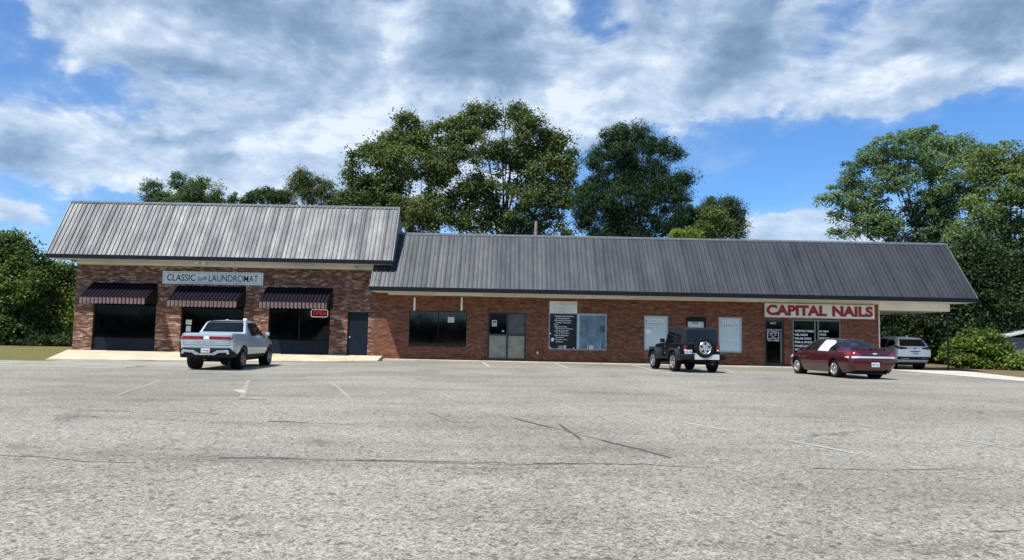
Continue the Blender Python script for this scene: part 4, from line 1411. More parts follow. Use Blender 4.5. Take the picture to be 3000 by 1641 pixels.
# ---- pale blue pickup
def pickup():
    root = thing('pickup_truck', 'pale blue pickup truck with full-width red tail light, parked before the laundromat entrance', 'pickup truck',
                 (-10.86, 27.55, g(-10.9, 27.55)), R(2.6))
    root.scale = (.955, 1, .955)
    P_ = .345
    rows = [(-1.19, .60, .80, .95, .86, .955, 1.17, .90, 1.335, .0),
            (-1.10, .56, .85, .995, .90, .985, 1.20, .925, 1.375, .004),
            (-.70, .50, .90, 1.015, .90, .995, 1.22, .935, 1.385, .006),
            (.36, .44, .93, 1.02, .86, .995, 1.23, .935, 1.385, .006),
            (.46, .44, .93, 1.02, .86, .99, 1.235, .90, 1.42, .01),
            (.62, .44, .93, 1.02, .86, .985, 1.24, .84, 1.62, .02),
            (.80, .44, .93, 1.02, .86, .985, 1.24, .775, 1.83, .03),
            (1.0, .44, .93, 1.02, .86, .985, 1.24, .755, 1.87, .035),
            (1.6, .44, .93, 1.02, .86, .985, 1.23, .745, 1.90, .035),
            (2.1, .44, .93, 1.02, .86, .98, 1.22, .735, 1.875, .035),
            (2.5, .44, .93, 1.02, .86, .98, 1.21, .76, 1.66, .03),
            (3.05, .44, .93, 1.02, .86, .98, 1.19, .86, 1.285, .03),
            (3.3, .44, .93, 1.02, .86, .98, 1.15, .90, 1.225, .03),
            (3.9, .46, .92, 1.01, .86, .97, 1.09, .89, 1.16, .03),
            (4.18, .50, .86, .95, .84, .92, 1.03, .84, 1.09, .02),
            (4.30, .55, .78, .88, .82, .85, .99, .78, 1.03, .015)]
    mb = loft(rows, rear=lambda x, z: .16 * max(0, x - .55) ** 1.5 + (.05 if z < .95 else .05 * max(0, 1 - abs(z - .95) / .12)), front=lambda x, z: .4 * x ** 3)
    bv = bvh_of(mb)
    bed = MB().box(-.78, .78, -1.04, .34, .92, 2.2)
    body = cut(mb, [*well(0, .50, .70, .38), *well(3.45, .50, .70, .38), bed]).done('body', 'paint_truck', root, 32)
    for s in (-1, 1):
        for y in (0, 3.45):
            wheel(root, s * .87, y, P_ + .055, .275, 'truck', s)
            MB().lathe([(.495, .68 * s), (.495, .70 * s), (0, .70 * s)], 'x', 28, (0, y, .40), close=False).done('wheel_arch', 'plastic', root)
    # black lower cladding along sill and arches
    for side in ('left', 'right'):
        patch(bv, [(.52, .44), (2.93, .44), (2.93, .565), (.52, .565)], side, 'plastic', 'sill', root, r=.02, off=.012)
        for y in (0, 3.45):
            arc0 = [(y + .50 * math.cos(t), .38 + .50 * math.sin(t)) for t in lin(math.pi * .96, math.pi * .04, 18)]
            arc1 = [(y + .555 * math.cos(t), .38 + .56 * math.sin(t)) for t in lin(math.pi * .04, math.pi * .96, 18)]
            q = MB()
            sx = -1 if side == 'left' else 1
            aa = [[], []]
            for (p0, p1) in zip(arc0, arc1[::-1]):
                for k, pt in enumerate((p0, p1)):
                    h, *_x = bv.ray_cast(Vector((sx * 9, pt[0], pt[1])), Vector((-sx, 0, 0)))
                    xx = h.x if h else sx * 1.0
                    aa[k].append(q.bm.verts.new((xx + sx * .012, pt[0], pt[1])))
            for i in range(17):
                q.bm.faces.new([aa[0][i], aa[0][i + 1], aa[1][i + 1], aa[1][i]])
            e = bmesh.ops.extrude_face_region(q.bm, geom=list(q.bm.faces))
            for v in [z for z in e['geom'] if isinstance(z, bmesh.types.BMVert)]:
                v.co.x -= sx * .05
            q.done('arch_trim', 'plastic', root, 50)
    # glass
    patch(bv, [(-.80, 1.435), (.80, 1.435), (.70, 1.815), (-.70, 1.815)], 'rear', 'carglass', 'rear_window', root, off=.008, r=.05)
    patch(bv, [(-.71, 1.825), (.71, 1.825), (.69, 1.875), (-.69, 1.875)], 'rear', 'black', 'roof_edge', root, off=.010, r=.01)
    mirror_patch(bv, [(.98, 1.33), (.86, 1.55), (.98, 1.80), (1.66, 1.825), (1.68, 1.30), (1.1, 1.29)], 'carglass', 'side_window', root, r=.07)
    mirror_patch(bv, [(1.72, 1.30), (1.70, 1.825), (2.12, 1.80), (2.62, 1.50), (2.82, 1.30)], 'carglass', 'side_window', root, r=.05)
    patch(bv, [(-.78, 1.32), (.78, 1.32), (.68, 1.80), (-.68, 1.80)], 'front', 'dullglass', 'windscreen', root, r=.06)
    # door seams and handles
    for yv in (1.0, 1.70, 2.86):
        for side in ('left', 'right'):
            patch(bv, [(yv - .006, .60), (yv + .006, .60), (yv + .006, 1.27), (yv - .006, 1.27)], side, 'black', 'door_seam', root, r=0, off=.002, thick=.004)
    for yv in (1.08, 1.82):
        mirror_patch(bv, [(yv, 1.13), (yv + .2, 1.13), (yv + .2, 1.16), (yv, 1.16)], 'paint_truck', 'door_handle', root, r=.012, off=.012)
    # rear: lamp bar in two halves around a sun glint painted as a white patch, badge letters, seams, plate, bumper
    patch(bv, [(-.965, 1.145), (-.10, 1.155), (-.10, 1.262), (-.955, 1.262)], 'rear', 'lampred', 'tail_light', root, off=.012, r=.03)
    patch(bv, [(.10, 1.155), (.965, 1.145), (.955, 1.262), (.10, 1.262)], 'rear', 'lampred', 'tail_light', root, off=.012, r=.03)
    patch(bv, [(-.10, 1.15), (.10, 1.15), (.10, 1.27), (-.10, 1.27)], 'rear', 'glintwhite', 'sun_glint', root, off=.010, r=.02)
    for i, ch in enumerate('RIVIAN'):
        x = -.34 + i * .117
        h, *_ = bv.ray_cast(Vector((x, -9, 1.04)), Vector((0, 1, 0)))
        w_ = .012 if ch == 'I' else .06
        text('badge_letter', ch, x - w_ / 2 + .03, x + w_ / 2 + .03, 1.035, 1.085, h.y - .002, 'chrome', root, .02, ext=.006)
    patch(bv, [(-.83, .925), (.83, .925), (.83, .937), (-.83, .937)], 'rear', 'black', 'tailgate_seam', root, r=0, off=.002, thick=.004)
    for x in (-.84, .84):
        patch(bv, [(x - .005, .93), (x + .005, .93), (x + .005, 1.33), (x - .005, 1.33)], 'rear', 'black', 'tailgate_seam', root, r=0, off=.002, thick=.004)
    bmp = MB()
    bmp.prism([(-.93, .46), (-.955, .70), (-.88, .84), (.88, .84), (.955, .70), (.93, .46)], 'y', -1.225, -.55, bev=.05)
    bumper = bmp.done('rear_bumper', 'plastic', root, 40)
    for s in (-1, 1):
        q = MB()
        q.prism([(s * .88, .60), (s * .86, .73), (s * .80, .755), (s * .42, .735), (s * .20, .615), (s * .22, .57), (s * .36, .57), (s * .48, .66), (s * .76, .68), (s * .80, .60)], 'y', -1.262, -1.20, bev=.008)
        q.done('bumper_trim', 'silver', bumper)
    MB().box(-.21, .21, -1.265, -1.2, .565, .635, .012).done('step_plate', 'chrome', bumper)
    plate(root, 0, -1.232, .735, .33, .16, 'CTK 4829')
    MB().box(-.18, .18, -1.228, -1.20, .635, .83, .01).done('plate_recess', 'black', root)
    MB().box(-.45, .45, -1.05, -.55, .36, .46, .03).done('underbody', 'plastic', root)
    MB().box(-.72, .72, -.55, 3.9, .30, .46, .05).done('floor_tray', 'plastic', root)
    MB().box(-.08, .08, -1.23, -.5, .36, .43, .02).done('tow_hitch', 'plastic', root)
    # mirrors and the pale pod at the cab corner
    for s in (-1, 1):
        m = MB()
        m.tube([(s * .95, 2.68, 1.27), (s * 1.08, 2.66, 1.32)], .03, 8)
        m.mi = 1
        m.box(min(s * 1.03, s * 1.20), max(s * 1.03, s * 1.20), 2.60, 2.70, 1.29, 1.45, .03)
        m.done('mirror', ['plastic', 'paint_truck'], root, 40)
    MB().box(.60, .74, .98, 1.10, 1.88, 1.985, .02).done('antenna_pod', 'vinyl', root, 40)
    MB().box(-.03, .07, .84, .92, 1.895, 1.93, .012).done('brake_light', 'vinyl', root, 40)
m, nd, b = material('painted_glint')  # plain white standing in for the sun's highlight on the tailgate
b.inputs['Base Color'].default_value = (.8, .8, .78, 1)
b.inputs['Roughness'].default_value = .2
MT['glintwhite'] = m
pickup()

# ---- maroon sedan
def sedan():
    root = thing('sedan', 'maroon four-door sedan with a white sheet in its rear side window, outside the nail salon', 'car', (13.05, 28.05, 0), R(6.3))
    r_ = .335
    rows = [(-1.22, .44, .66, .83, .66, .80, .92, .70, 1.03, .02),
            (-1.13, .30, .74, .89, .66, .84, .95, .72, 1.065, .018),
            (-.85, .24, .80, .915, .66, .86, .965, .735, 1.085, .018),
            (-.42, .20, .82, .925, .66, .865, .965, .735, 1.085, .018),
            (-.22, .20, .83, .925, .66, .868, .962, .69, 1.165, .02),
            (.16, .19, .84, .925, .66, .87, .955, .625, 1.335, .03),
            (.56, .19, .84, .925, .66, .872, .95, .585, 1.435, .035),
            (1.15, .19, .84, .925, .66, .872, .945, .575, 1.45, .04),
            (1.75, .19, .84, .925, .66, .872, .935, .57, 1.435, .04),
            (2.15, .19, .84, .925, .66, .870, .93, .60, 1.305, .03),
            (2.85, .20, .83, .92, .66, .862, .90, .715, .985, .03),
            (3.1, .21, .82, .915, .66, .855, .87, .735, .93, .03),
            (3.55, .23, .80, .89, .62, .82, .78, .70, .825, .02),
            (3.74, .26, .72, .82, .58, .74, .72, .64, .75, .01),
            (3.83, .34, .62, .70, .55, .62, .66, .55, .68, .01)]
    mb = loft(rows, rear=lambda x, z: .30 * max(0, x - .3) ** 1.8 + .22 * max(0, z - .72) ** 1.2 + .10 * max(0, .48 - z), front=lambda x, z: .42 * x ** 2.2)
    bv = bvh_of(mb)
    body = cut(mb, [*well(0, .385, .66, .345), *well(2.81, .385, .66, .345)]).done('body', 'paint_red', root, 32)
    for s in (-1, 1):
        for y in (0, 2.81):
            wheel(root, s * .80, y, r_, .215, 'sedan', s)
            MB().lathe([(.38, .60 * s), (.38, .66 * s), (0, .66 * s)], 'x', 24, (0, y, .345), close=False).done('wheel_arch', 'plastic', root)
    patch(bv, [(-.70, 1.125), (.70, 1.125), (.565, 1.415), (-.565, 1.415)], 'rear', 'carglass', 'rear_window', root, off=.006, r=.05)
    patch(bv, [(-.66, 1.0), (.66, 1.0), (.54, 1.40), (-.54, 1.40)], 'front', 'carglass', 'windscreen', root, r=.05)
    # side glass: quarter, rear door, front door
    mirror_patch(bv, [(.04, 1.02), (-.14, 1.12), (-.06, 1.18), (.18, 1.29), (.26, 1.30), (.26, 1.01)], 'carglass', 'side_window', root, r=.04)
    mirror_patch(bv, [(.30, 1.01), (.30, 1.33), (.60, 1.39), (1.22, 1.405), (1.25, 1.0)], 'carglass', 'side_window', root, r=.03)
    mirror_patch(bv, [(1.31, 1.0), (1.28, 1.40), (1.70, 1.385), (2.10, 1.22), (2.52, .985)], 'carglass', 'side_window', root, r=.03)
    patch(bv, [(.24, 1.30), (.34, 1.375), (.55, 1.41), (1.0, 1.415), (1.07, 1.36), (1.05, 1.28), (1.17, 1.06), (1.25, 1.02), (1.24, .985), (.46, .975), (.44, 1.05), (.40, 1.14), (.30, 1.22)][::-1], 'left', 'paper', 'window_covering', root, off=.012, r=.02)['label'] = 'crumpled white sheet covering the rear side window'
    for yv in (.36, 1.28, 2.42):
        for side in ('left', 'right'):
            patch(bv, [(yv - .005, .34), (yv + .005, .34), (yv + .005, .96), (yv - .005, .96)], side, 'black', 'door_seam', root, r=0, off=.002, thick=.004)
    for yv in (.62, 1.40):
        mirror_patch(bv, [(yv, .855), (yv + .2, .855), (yv + .2, .885), (yv, .885)], 'paint_red', 'door_handle', root, r=.012, off=.014)
    mirror_patch(bv, [(.42, .50), (2.40, .50), (2.40, .535), (.42, .535)], 'paint_red', 'side_moulding', root, r=.012, off=.014)
    # spoiler lip, lamps, bright bar, badge, plate
    sp_ = MB()
    pr = []
    for x in lin(-.70, .70, 15):
        yb_ = -1.02 + .16 * (abs(x) / .7) ** 2
        pr.append((x, yb_, 1.135 - .035 * (abs(x) / .7) ** 3))
    for z0_, th in ((0, .026),):
        T_ = [sp_.bm.verts.new((x, y - .10, z + .018)) for x, y, z in pr]
        U_ = [sp_.bm.verts.new((x, y + .12, z - .012)) for x, y, z in pr]
        B_ = [sp_.bm.verts.new((x, y - .09, z - .028)) for x, y, z in pr]
        for i in range(14):
            sp_.bm.faces.new([T_[i], T_[i + 1], U_[i + 1], U_[i]])
            sp_.bm.faces.new([T_[i + 1], T_[i], B_[i], B_[i + 1]])
            sp_.bm.faces.new([B_[i + 1], B_[i], U_[i], U_[i + 1]])
        sp_.bm.faces.new([T_[0], U_[0], B_[0]])
        sp_.bm.faces.new([T_[-1], B_[-1], U_[-1]])
    for x in (-.55, 0, .55):
        sp_.box(x - .03, x + .03, -.99, -.90, 1.08, 1.125)
    sp_.done('spoiler', 'paint_red', root, 40)
    for s in (-1, 1):
        patch(bv, [(s * .86, .84), (s * .83, 1.0), (s * .70, .985), (s * .56, .90), (s * .56, .83)], 'rear', 'lampred', 'tail_light', root, off=.008, r=.02)
        sd = 'left' if s < 0 else 'right'
        patch(bv, [(-.62, .90), (-.80, 1.0), (-.98, .98), (-1.02, .84), (-.90, .82)], sd, 'lampred', 'tail_light', root, off=.008, r=.02)
        patch(bv, [(s * .84, .755), (s * .84, .825), (s * .60, .83), (s * .60, .765)], 'rear', 'lampwhite', 'reversing_light', root, off=.008, r=.015)
        patch(bv, [(-.72, .80), (-.98, .83), (-1.0, .745), (-.92, .755)], sd, 'lampwhite', 'reversing_light', root, off=.008, r=.01)
        patch(bv, [(3.10, .70), (3.50, .66), (3.62, .72), (3.48, .78), (3.2, .80)], sd, 'lampwhite', 'headlight', root, off=.008, r=.03)
        m = MB()
        m.tube([(s * .86, 2.36, .985), (s * .97, 2.33, 1.01)], .025, 8)
        m.box(min(s * .92, s * 1.09), max(s * .92, s * 1.09), 2.26, 2.35, .97, 1.10, .03)
        m.done('mirror', 'paint_red', root, 40)
    patch(bv, [(-.60, .768), (.60, .768), (.60, .828), (-.60, .828)], 'rear', 'silverpaint', 'trim_bar', root, off=.016, r=.01)
    patch(bv, [(-.10, .925), (-.05, .952), (.05, .952), (.10, .925), (.05, .905), (-.05, .905)], 'rear', 'silverpaint', 'badge', root, off=.008, r=.008)
    patch(bv, [(-.74, .70), (.74, .70), (.74, .708), (-.74, .708)], 'rear', 'black', 'bumper_seam', root, r=0, off=.002, thick=.004)
    h, *_ = bv.ray_cast(Vector((0, -9, .53)), Vector((0, 1, 0)))
    plate(root, 0, h.y - .004, .53, .31, .16, 'PKE 7214')
    MB().box(-.6, .6, -1.0, 3.4, .17, .28, .05).done('underbody', 'plastic', root)
    MB().tube([(.55, -1.16, .26), (.55, -.8, .26)], .035, 10).done('exhaust', 'trimgrey', root)
sedan()

# ---- white crossover under the carport
def crossover():
    root = thing('crossover_car', 'white crossover car under the carport with the brick corner hiding its front', 'car', (20.86, 39.3, 0), R(1.0))
    rows = [(-.98, .56, .70, .86, .80, .86, .98, .80, 1.06, .01),
            (-.90, .44, .76, .91, .80, .895, 1.03, .82, 1.13, .01),
            (-.80, .36, .80, .92, .80, .90, 1.05, .78, 1.24, .015),
            (-.62, .32, .82, .928, .80, .90, 1.06, .68, 1.50, .02),
            (-.50, .30, .83, .928, .80, .90, 1.06, .63, 1.615, .03),
            (-.2, .28, .84, .93, .78, .895, 1.05, .615, 1.655, .035),
            (.7, .26, .84, .93, .76, .89, 1.03, .605, 1.68, .035),
            (1.4, .26, .84, .93, .74, .885, 1.01, .595, 1.66, .035),
            (1.9, .26, .84, .93, .74, .88, 1.0, .62, 1.46, .03),
            (2.55, .27, .83, .92, .74, .87, .98, .74, 1.07, .03),
            (3.2, .30, .80, .89, .70, .82, .92, .72, .97, .02),
            (3.48, .34, .70, .80, .66, .72, .84, .62, .88, .01),
            (3.56, .42, .62, .7, .62, .62, .78, .54, .82, .01)]
    mb = loft(rows, rear=lambda x, z: .26 * max(0, x - .4) ** 1.6 + .1 * max(0, .62 - z), front=lambda x, z: .4 * x ** 2.4)
    bv = bvh_of(mb)
    cut(mb, [*well(0, .42, .66, .36), *well(2.66, .42, .66, .36)]).done('body', 'paint_white', root, 32)
    for s in (-1, 1):
        for y in (0, 2.66):
            wheel(root, s * .80, y, .355, .235, 'cross', s)
            MB().lathe([(.415, .60 * s), (.415, .66 * s), (0, .66 * s)], 'x', 24, (0, y, .36), close=False).done('wheel_arch', 'plastic', root)
    patch(bv, [(-.70, 1.20), (.70, 1.20), (.60, 1.56), (-.60, 1.56)], 'rear', 'carglass', 'rear_window', root, off=.008, r=.05)
    patch(bv, [(-.66, 1.10), (.66, 1.10), (.56, 1.58), (-.56, 1.58)], 'front', 'carglass', 'windscreen', root, r=.05)
    mirror_patch(bv, [(-.52, 1.28), (-.38, 1.22), (.3, 1.12), (.3, 1.54), (-.2, 1.50), (-.40, 1.42)], 'carglass', 'side_window', root, r=.06)
    mirror_patch(bv, [(.36, 1.11), (.36, 1.55), (1.05, 1.57), (1.05, 1.08)], 'carglass', 'side_window', root, r=.04)
    mirror_patch(bv, [(1.11, 1.08), (1.11, 1.57), (1.45, 1.55), (2.25, 1.06)], 'carglass', 'side_window', root, r=.04)
    for s in (-1, 1):
        patch(bv, [(s * .90, 1.10), (s * .86, 1.20), (s * .74, 1.18), (s * .40, 1.13), (s * .38, 1.06), (s * .74, 1.03)], 'rear', 'darklamp', 'tail_light', root, off=.010, r=.02)
        patch(bv, [(-.50, 1.21), (-.66, 1.22), (-.92, 1.12), (-.9, 1.06), (-.7, 1.12)], 'left' if s < 0 else 'right', 'darklamp', 'tail_light', root, off=.008, r=.02)
        m = MB()
        m.box(min(s * .92, s * 1.08), max(s * .92, s * 1.08), 2.05, 2.15, 1.03, 1.17, .03)
        m.done('mirror', 'paint_white', root, 40)
    patch(bv, [(-.80, .50), (.80, .50), (.86, .60), (.84, .66), (-.84, .66), (-.86, .60)], 'rear', 'plastic', 'rear_bumper', root, off=.02, r=.03)
    patch(bv, [(-.74, .55), (-.34, .55), (-.34, .575), (-.74, .575)], 'rear', 'silver', 'bumper_trim', root, off=.03, r=.01)
    patch(bv, [(.34, .55), (.74, .55), (.74, .575), (.34, .575)], 'rear', 'silver', 'bumper_trim', root, off=.03, r=.01)
    patch(bv, [(-.27, .965), (.27, .965), (.23, .92), (-.23, .92)], 'rear', 'plastic', 'handle_recess', root, off=.008, r=.01)
    patch(bv, [(-.06, 1.06), (.06, 1.06), (.05, 1.12), (-.05, 1.12)], 'rear', 'trimgrey', 'badge', root, off=.010, r=.01)
    mirror_patch(bv, [(.44, .30), (2.20, .30), (2.20, .42), (.44, .42)], 'plastic', 'sill', root, off=.012, r=.03)
    h, *_ = bv.ray_cast(Vector((0, -9, .83)), Vector((0, 1, 0)))
    plate(root, .02, h.y - .004, .835, .31, .16, 'RGL 5520')
    MB().box(-.08, -.0, -.35, -.22, 1.67, 1.76, .02).done('antenna_fin', 'paint_white', root, 40)
    MB().box(-.6, .6, -.85, 3.2, .22, .36, .05).done('underbody', 'plastic', root)
MT['darklamp'] = simple('smoked_lamp', (.02, .006, .008), .15, 0, .1, coat=.6)
crossover()

# ---- black two-door off-roader
def jeep():
    root = thing('off_road_vehicle', 'black two-door off-road vehicle with a spare wheel on its tailgate, outside the school windows', 'off-road vehicle', (7.48, 30.35, 0), R(8.2))
    r_, wt = .40, .255
    m = MB()
    # tub, cowl and bonnet as one stepped, tapered body
    m.prism([(-.74, .56), (-.76, 1.12), (1.36, 1.14), (1.42, .56)], 'x', -.765, .765, bev=.03)
    m.prism([(1.36, .62), (1.34, 1.145), (1.9, 1.155), (2.7, 1.10), (2.88, 1.06), (2.90, .62)], 'x', -.64, .64, lambda p: (p[0], p[1]), None, bev=.035)
    body = m.done('body', 'paint_jeep', root, 30)
    # hard top with raked windscreen, sides leaning in
    hb = MB()
    pr = [(-.745, 1.122), (-.69, 1.72), (-.63, 1.80), (.10, 1.815), (1.02, 1.80), (1.08, 1.765), (1.33, 1.145)]
    L_ = [hb.bm.verts.new((-(.755 - .105 * (z - 1.12) / .68), y, z)) for y, z in pr]
    R_ = [hb.bm.verts.new(((.755 - .105 * (z - 1.12) / .68), y, z)) for y, z in pr]
    hb.bm.faces.new(L_)
    hb.bm.faces.new(R_[::-1])
    for i in range(len(pr)):
        j = (i + 1) % len(pr)
        hb.bm.faces.new([L_[i], R_[i], R_[j], L_[j]])
    ed = [e for e in hb.bm.edges if min(v.co.z for v in e.verts) > 1.13 or abs(e.verts[0].co.z - e.verts[1].co.z) > .1]
    bmesh.ops.bevel(hb.bm, geom=ed, offset=.035, segments=3, affect='EDGES', profile=.5)
    bmesh.ops.recalc_face_normals(hb.bm, faces=hb.bm.faces)
    bv = bvh_of(hb)
    hb.done('hard_top', 'hardtop', root, 30)
    patch(bv, [(-.58, 1.24), (.58, 1.24), (.545, 1.70), (-.545, 1.70)], 'rear', 'carglass', 'rear_window', root, off=.008, r=.05)
    patch(bv, [(-.64, 1.22), (.64, 1.22), (.58, 1.70), (-.58, 1.70)], 'front', 'carglass', 'windscreen', root, r=.04)
    mirror_patch(bv, [(-.50, 1.20), (-.48, 1.66), (.12, 1.68), (.12, 1.18)], 'carglass', 'side_window', root, r=.05)
    mirror_patch(bv, [(.24, 1.17), (.24, 1.69), (.93, 1.69), (1.16, 1.17)], 'carglass', 'door_window', root, r=.04)
    bvb = None
    for s in (-1, 1):
        dd_ = MB()
        dd_.prism([(.20, .60), (.17, 1.115), (1.22, 1.125), (1.22, .80), (1.06, .60)], 'x', min(s * .764, s * .782), max(s * .764, s * .782), bev=.006)
        dr = dd_.done('door', 'paint_jeep', root)
        MB().box(min(s * .78, s * .81), max(s * .78, s * .81), .27, .41, .985, 1.02, .008).done('handle', 'plastic', dr)
        for z in (.72, 1.0):
            MB().box(min(s * .78, s * .80), max(s * .78, s * .80), 1.16, 1.29, z, z + .05, .006).done('hinge', 'silver', root)
        # square-cut arch flares, flat on top
        def flare(y, ext, nm, wide):
            f = MB()
            out = [(y - .53 - ext * .02, .47), (y - .46, .78), (y - .30, .955), (y + .32, .955), (y + .47, .80), (y + .56 + ext * .06, .50)]
            inn = [(y + .50, .50), (y + .41, .74), (y + .27, .875), (y - .26, .875), (y - .40, .72), (y - .455, .47)]
            f.prism(out + inn, 'x', min(s * .62, s * wide), max(s * .62, s * wide), bev=.012)
            f.done(nm, 'trimgrey', root, 40)
        flare(0, 0, 'rear_flare', .935)
        flare(2.42, 1, 'front_flare', .935)
        MB().box(min(s * .60, s * .93), max(s * .60, s * .93), 2.30, 2.92, .935, .975, .012).done('front_fender', 'paint_jeep', root)
        MB().box(min(s * .70, s * .83), max(s * .70, s * .83), .58, 1.85, .50, .56, .02).done('side_step', 'trimgrey', root)
        # mirror on its bracket
        q = MB()
        q.tube([(s * .76, 1.12, 1.16), (s * .88, 1.10, 1.22)], .022, 8)
        q.box(min(s * .84, s * 1.04), max(s * .84, s * 1.04), 1.04, 1.12, 1.17, 1.34, .025)
        q.done('mirror', 'plastic', root, 40)
        # tail lamp box on the rear corner
        tl = MB()
        tl.box(min(s * .60, s * .765), max(s * .60, s * .765), -.815, -.745, .84, 1.10, .012)
        tlo = tl.done('tail_light', 'black', root)
        MB().box(min(s * .615, s * .75), max(s * .615, s * .75), -.832, -.812, .93, 1.085, .01).done('lens', 'lampred', tlo)
        MB().box(min(s * .635, s * .73), max(s * .635, s * .73), -.834, -.812, .855, .92, .008).done('reversing_lens', 'lampwhite', tlo)
        for y in (0, 2.42):
            wheel(root, s * .785, y, r_, wt, 'jeep', s)
    # tailgate, spare wheel on its carrier, bumper with bright insert
    tg = MB().prism([(-.57, .60), (-.57, 1.115), (.57, 1.115), (.57, .60)], 'y', -.783, -.752, bev=.008).done('tailgate', 'paint_jeep', root)
    for x in (.50,):
        for z in (.72, .98):
            MB().box(x, x + .16, -.80, -.78, z, z + .06, .006).done('hinge', 'plastic', tg)
    MB().box(-.42, -.39, -.80, -.782, .70, 1.0, .004).done('latch_strip', 'trimgrey', tg)
    MB().tube([(.06, -.78, 1.0), (.06, -.95, 1.0)], .09, 14).done('spare_carrier', 'plastic', root)
    wheel(root, .06, -.93, r_, wt, 'jeep', 1, .99, 'y')
    bm_ = MB()
    bm_.prism([(-.93, .52), (-.93, .70), (-.66, .745), (.66, .745), (.93, .70), (.93, .52)], 'y', -1.0, -.80, bev=.02)
    bo = bm_.done('rear_bumper', 'plastic', root, 40)
    bi = MB()
    bi.prism([(-.36, .53), (-.36, .738), (-.12, .735), (-.04, .69), (.18, .69), (.26, .735), (.66, .735), (.66, .53)], 'y', -1.018, -.99, bev=.004)
    bi.done('bumper_insert', 'silverpaint', bo)
    plate(root, -.56, -.845, .82, .31, .16, 'TBR 1093')
    MB().box(-.70, -.42, -.835, -.77, .75, .89, .01).done('plate_bracket', 'black', root)
    MB().lathe([(.075, 0), (.075, .02), (0, .025)], 'x', 18, (-.79, -.36, .955), close=False).done('fuel_cap', 'silver', root)
    MB().box(-.42, -.28, -1.02, -.98, .745, .785, .01).done('step_pad', 'silver', bo)
    # grille, lamps, front bumper, running gear
    gr = MB().prism([(-.62, .66), (-.56, 1.06), (.56, 1.06), (.62, .66)], 'y', 2.88, 2.93, bev=.01).done('grille', 'paint_jeep', root)
    for s in (-1, 1):
        MB().lathe([(.10, .0), (.09, .03), (0, .04)], 'y', 18, (s * .44, 2.93, .90), close=False).done('headlight', 'lampwhite', root)
    MB().box(-.88, .88, 2.98, 3.14, .50, .68, .03).done('front_bumper', 'plastic', root)
    MB().box(-.40, .40, -.72, 3.0, .42, .58, .03).done('chassis', 'plastic', root)
    for y in (0, 2.42):
        MB().tube([(-.75, y, .40), (.75, y, .40)], .06, 10).done('axle', 'plastic', root)
    MB().box(-.66, .66, -.70, 1.3, .50, .57, .01).done('floor_pan', 'plastic', root)
    MB().tube([(.42, -.95, .40), (.42, -.2, .42)], .1, 12).done('silencer', 'trimgrey', root)
MT['hardtop'] = simple('black_hard_top', (.016, .018, .022), .6, 0, .15)

jeep()

# ------------------------------------------------------------------ trees
def crown(name, parent, clumps, per, size, colA, colB, seed, aspect=.55, flat=.35, sag=0.0, kind=None):
    """clumps: list of (center, radius, tone 0..1); many leaf-sized faces spread in each clump"""
    rg = np.random.default_rng(seed)
    C = np.array([c for c, r, t in clumps], dtype=np.float32)
    Rr = np.array([r for c, r, t in clumps], dtype=np.float32)
    T = np.array([t for c, r, t in clumps], dtype=np.float32)
    n = len(clumps) * per
    idx = np.repeat(np.arange(len(clumps)), per)
    d = rg.normal(size=(n, 3))
    d /= np.linalg.norm(d, axis=1, keepdims=True) + 1e-9
    rad = rg.random(n) ** (1 / 2.2) * (1 + .30 * np.abs(rg.normal(size=n)))
    pos = C[idx] + d * (Rr[idx] * rad)[:, None] * np.array([1, 1, 1 - flat])
    pos[:, 2] -= sag * rad ** 2 * Rr[idx]
    nrm = d * .5 + rg.normal(size=(n, 3)) * .8 + np.array([0, -.1, .55])
    nrm /= np.linalg.norm(nrm, axis=1, keepdims=True)
    a = np.cross(nrm, rg.normal(size=(n, 3)))
    a /= np.linalg.norm(a, axis=1, keepdims=True) + 1e-9
    b = np.cross(nrm, a)
    s = size * (.65 + .7 * rg.random(n))
    L, Wd = a * s[:, None], b * (s * aspect)[:, None]
    V = np.stack([pos - L, pos + Wd - L * .1, pos + L, pos - Wd - L * .1], 1).reshape(-1, 3)
    me = bpy.data.meshes.new(name)
    me.vertices.add(4 * n)
    me.vertices.foreach_set('co', V.astype(np.float32).ravel())
    me.loops.add(4 * n)
    me.loops.foreach_set('vertex_index', np.arange(4 * n, dtype=np.int32))
    me.polygons.add(n)
    me.polygons.foreach_set('loop_start', np.arange(0, 4 * n, 4, dtype=np.int32))
    me.polygons.foreach_set('loop_total', np.full(n, 4, dtype=np.int32))
    me.update(calc_edges=True)
    t = np.clip(T[idx] + rg.normal(size=n) * .18, 0, 1)
    col = np.array(colA)[None] * (1 - t[:, None]) + np.array(colB)[None] * t[:, None]
    col = np.clip(col * (.8 + .4 * rg.random(n))[:, None], 0, 1)
    col4 = np.concatenate([col, np.ones((n, 1))], 1)
    at_ = me.attributes.new('tint', 'FLOAT_COLOR', 'POINT')
    at_.data.foreach_set('color', np.repeat(col4, 4, axis=0).astype(np.float32).ravel())
    me.materials.append(MT['leaf'])
    o = bpy.data.objects.new(name, me)
    link(o, parent)
    if kind:
        o['kind'] = kind
    return o

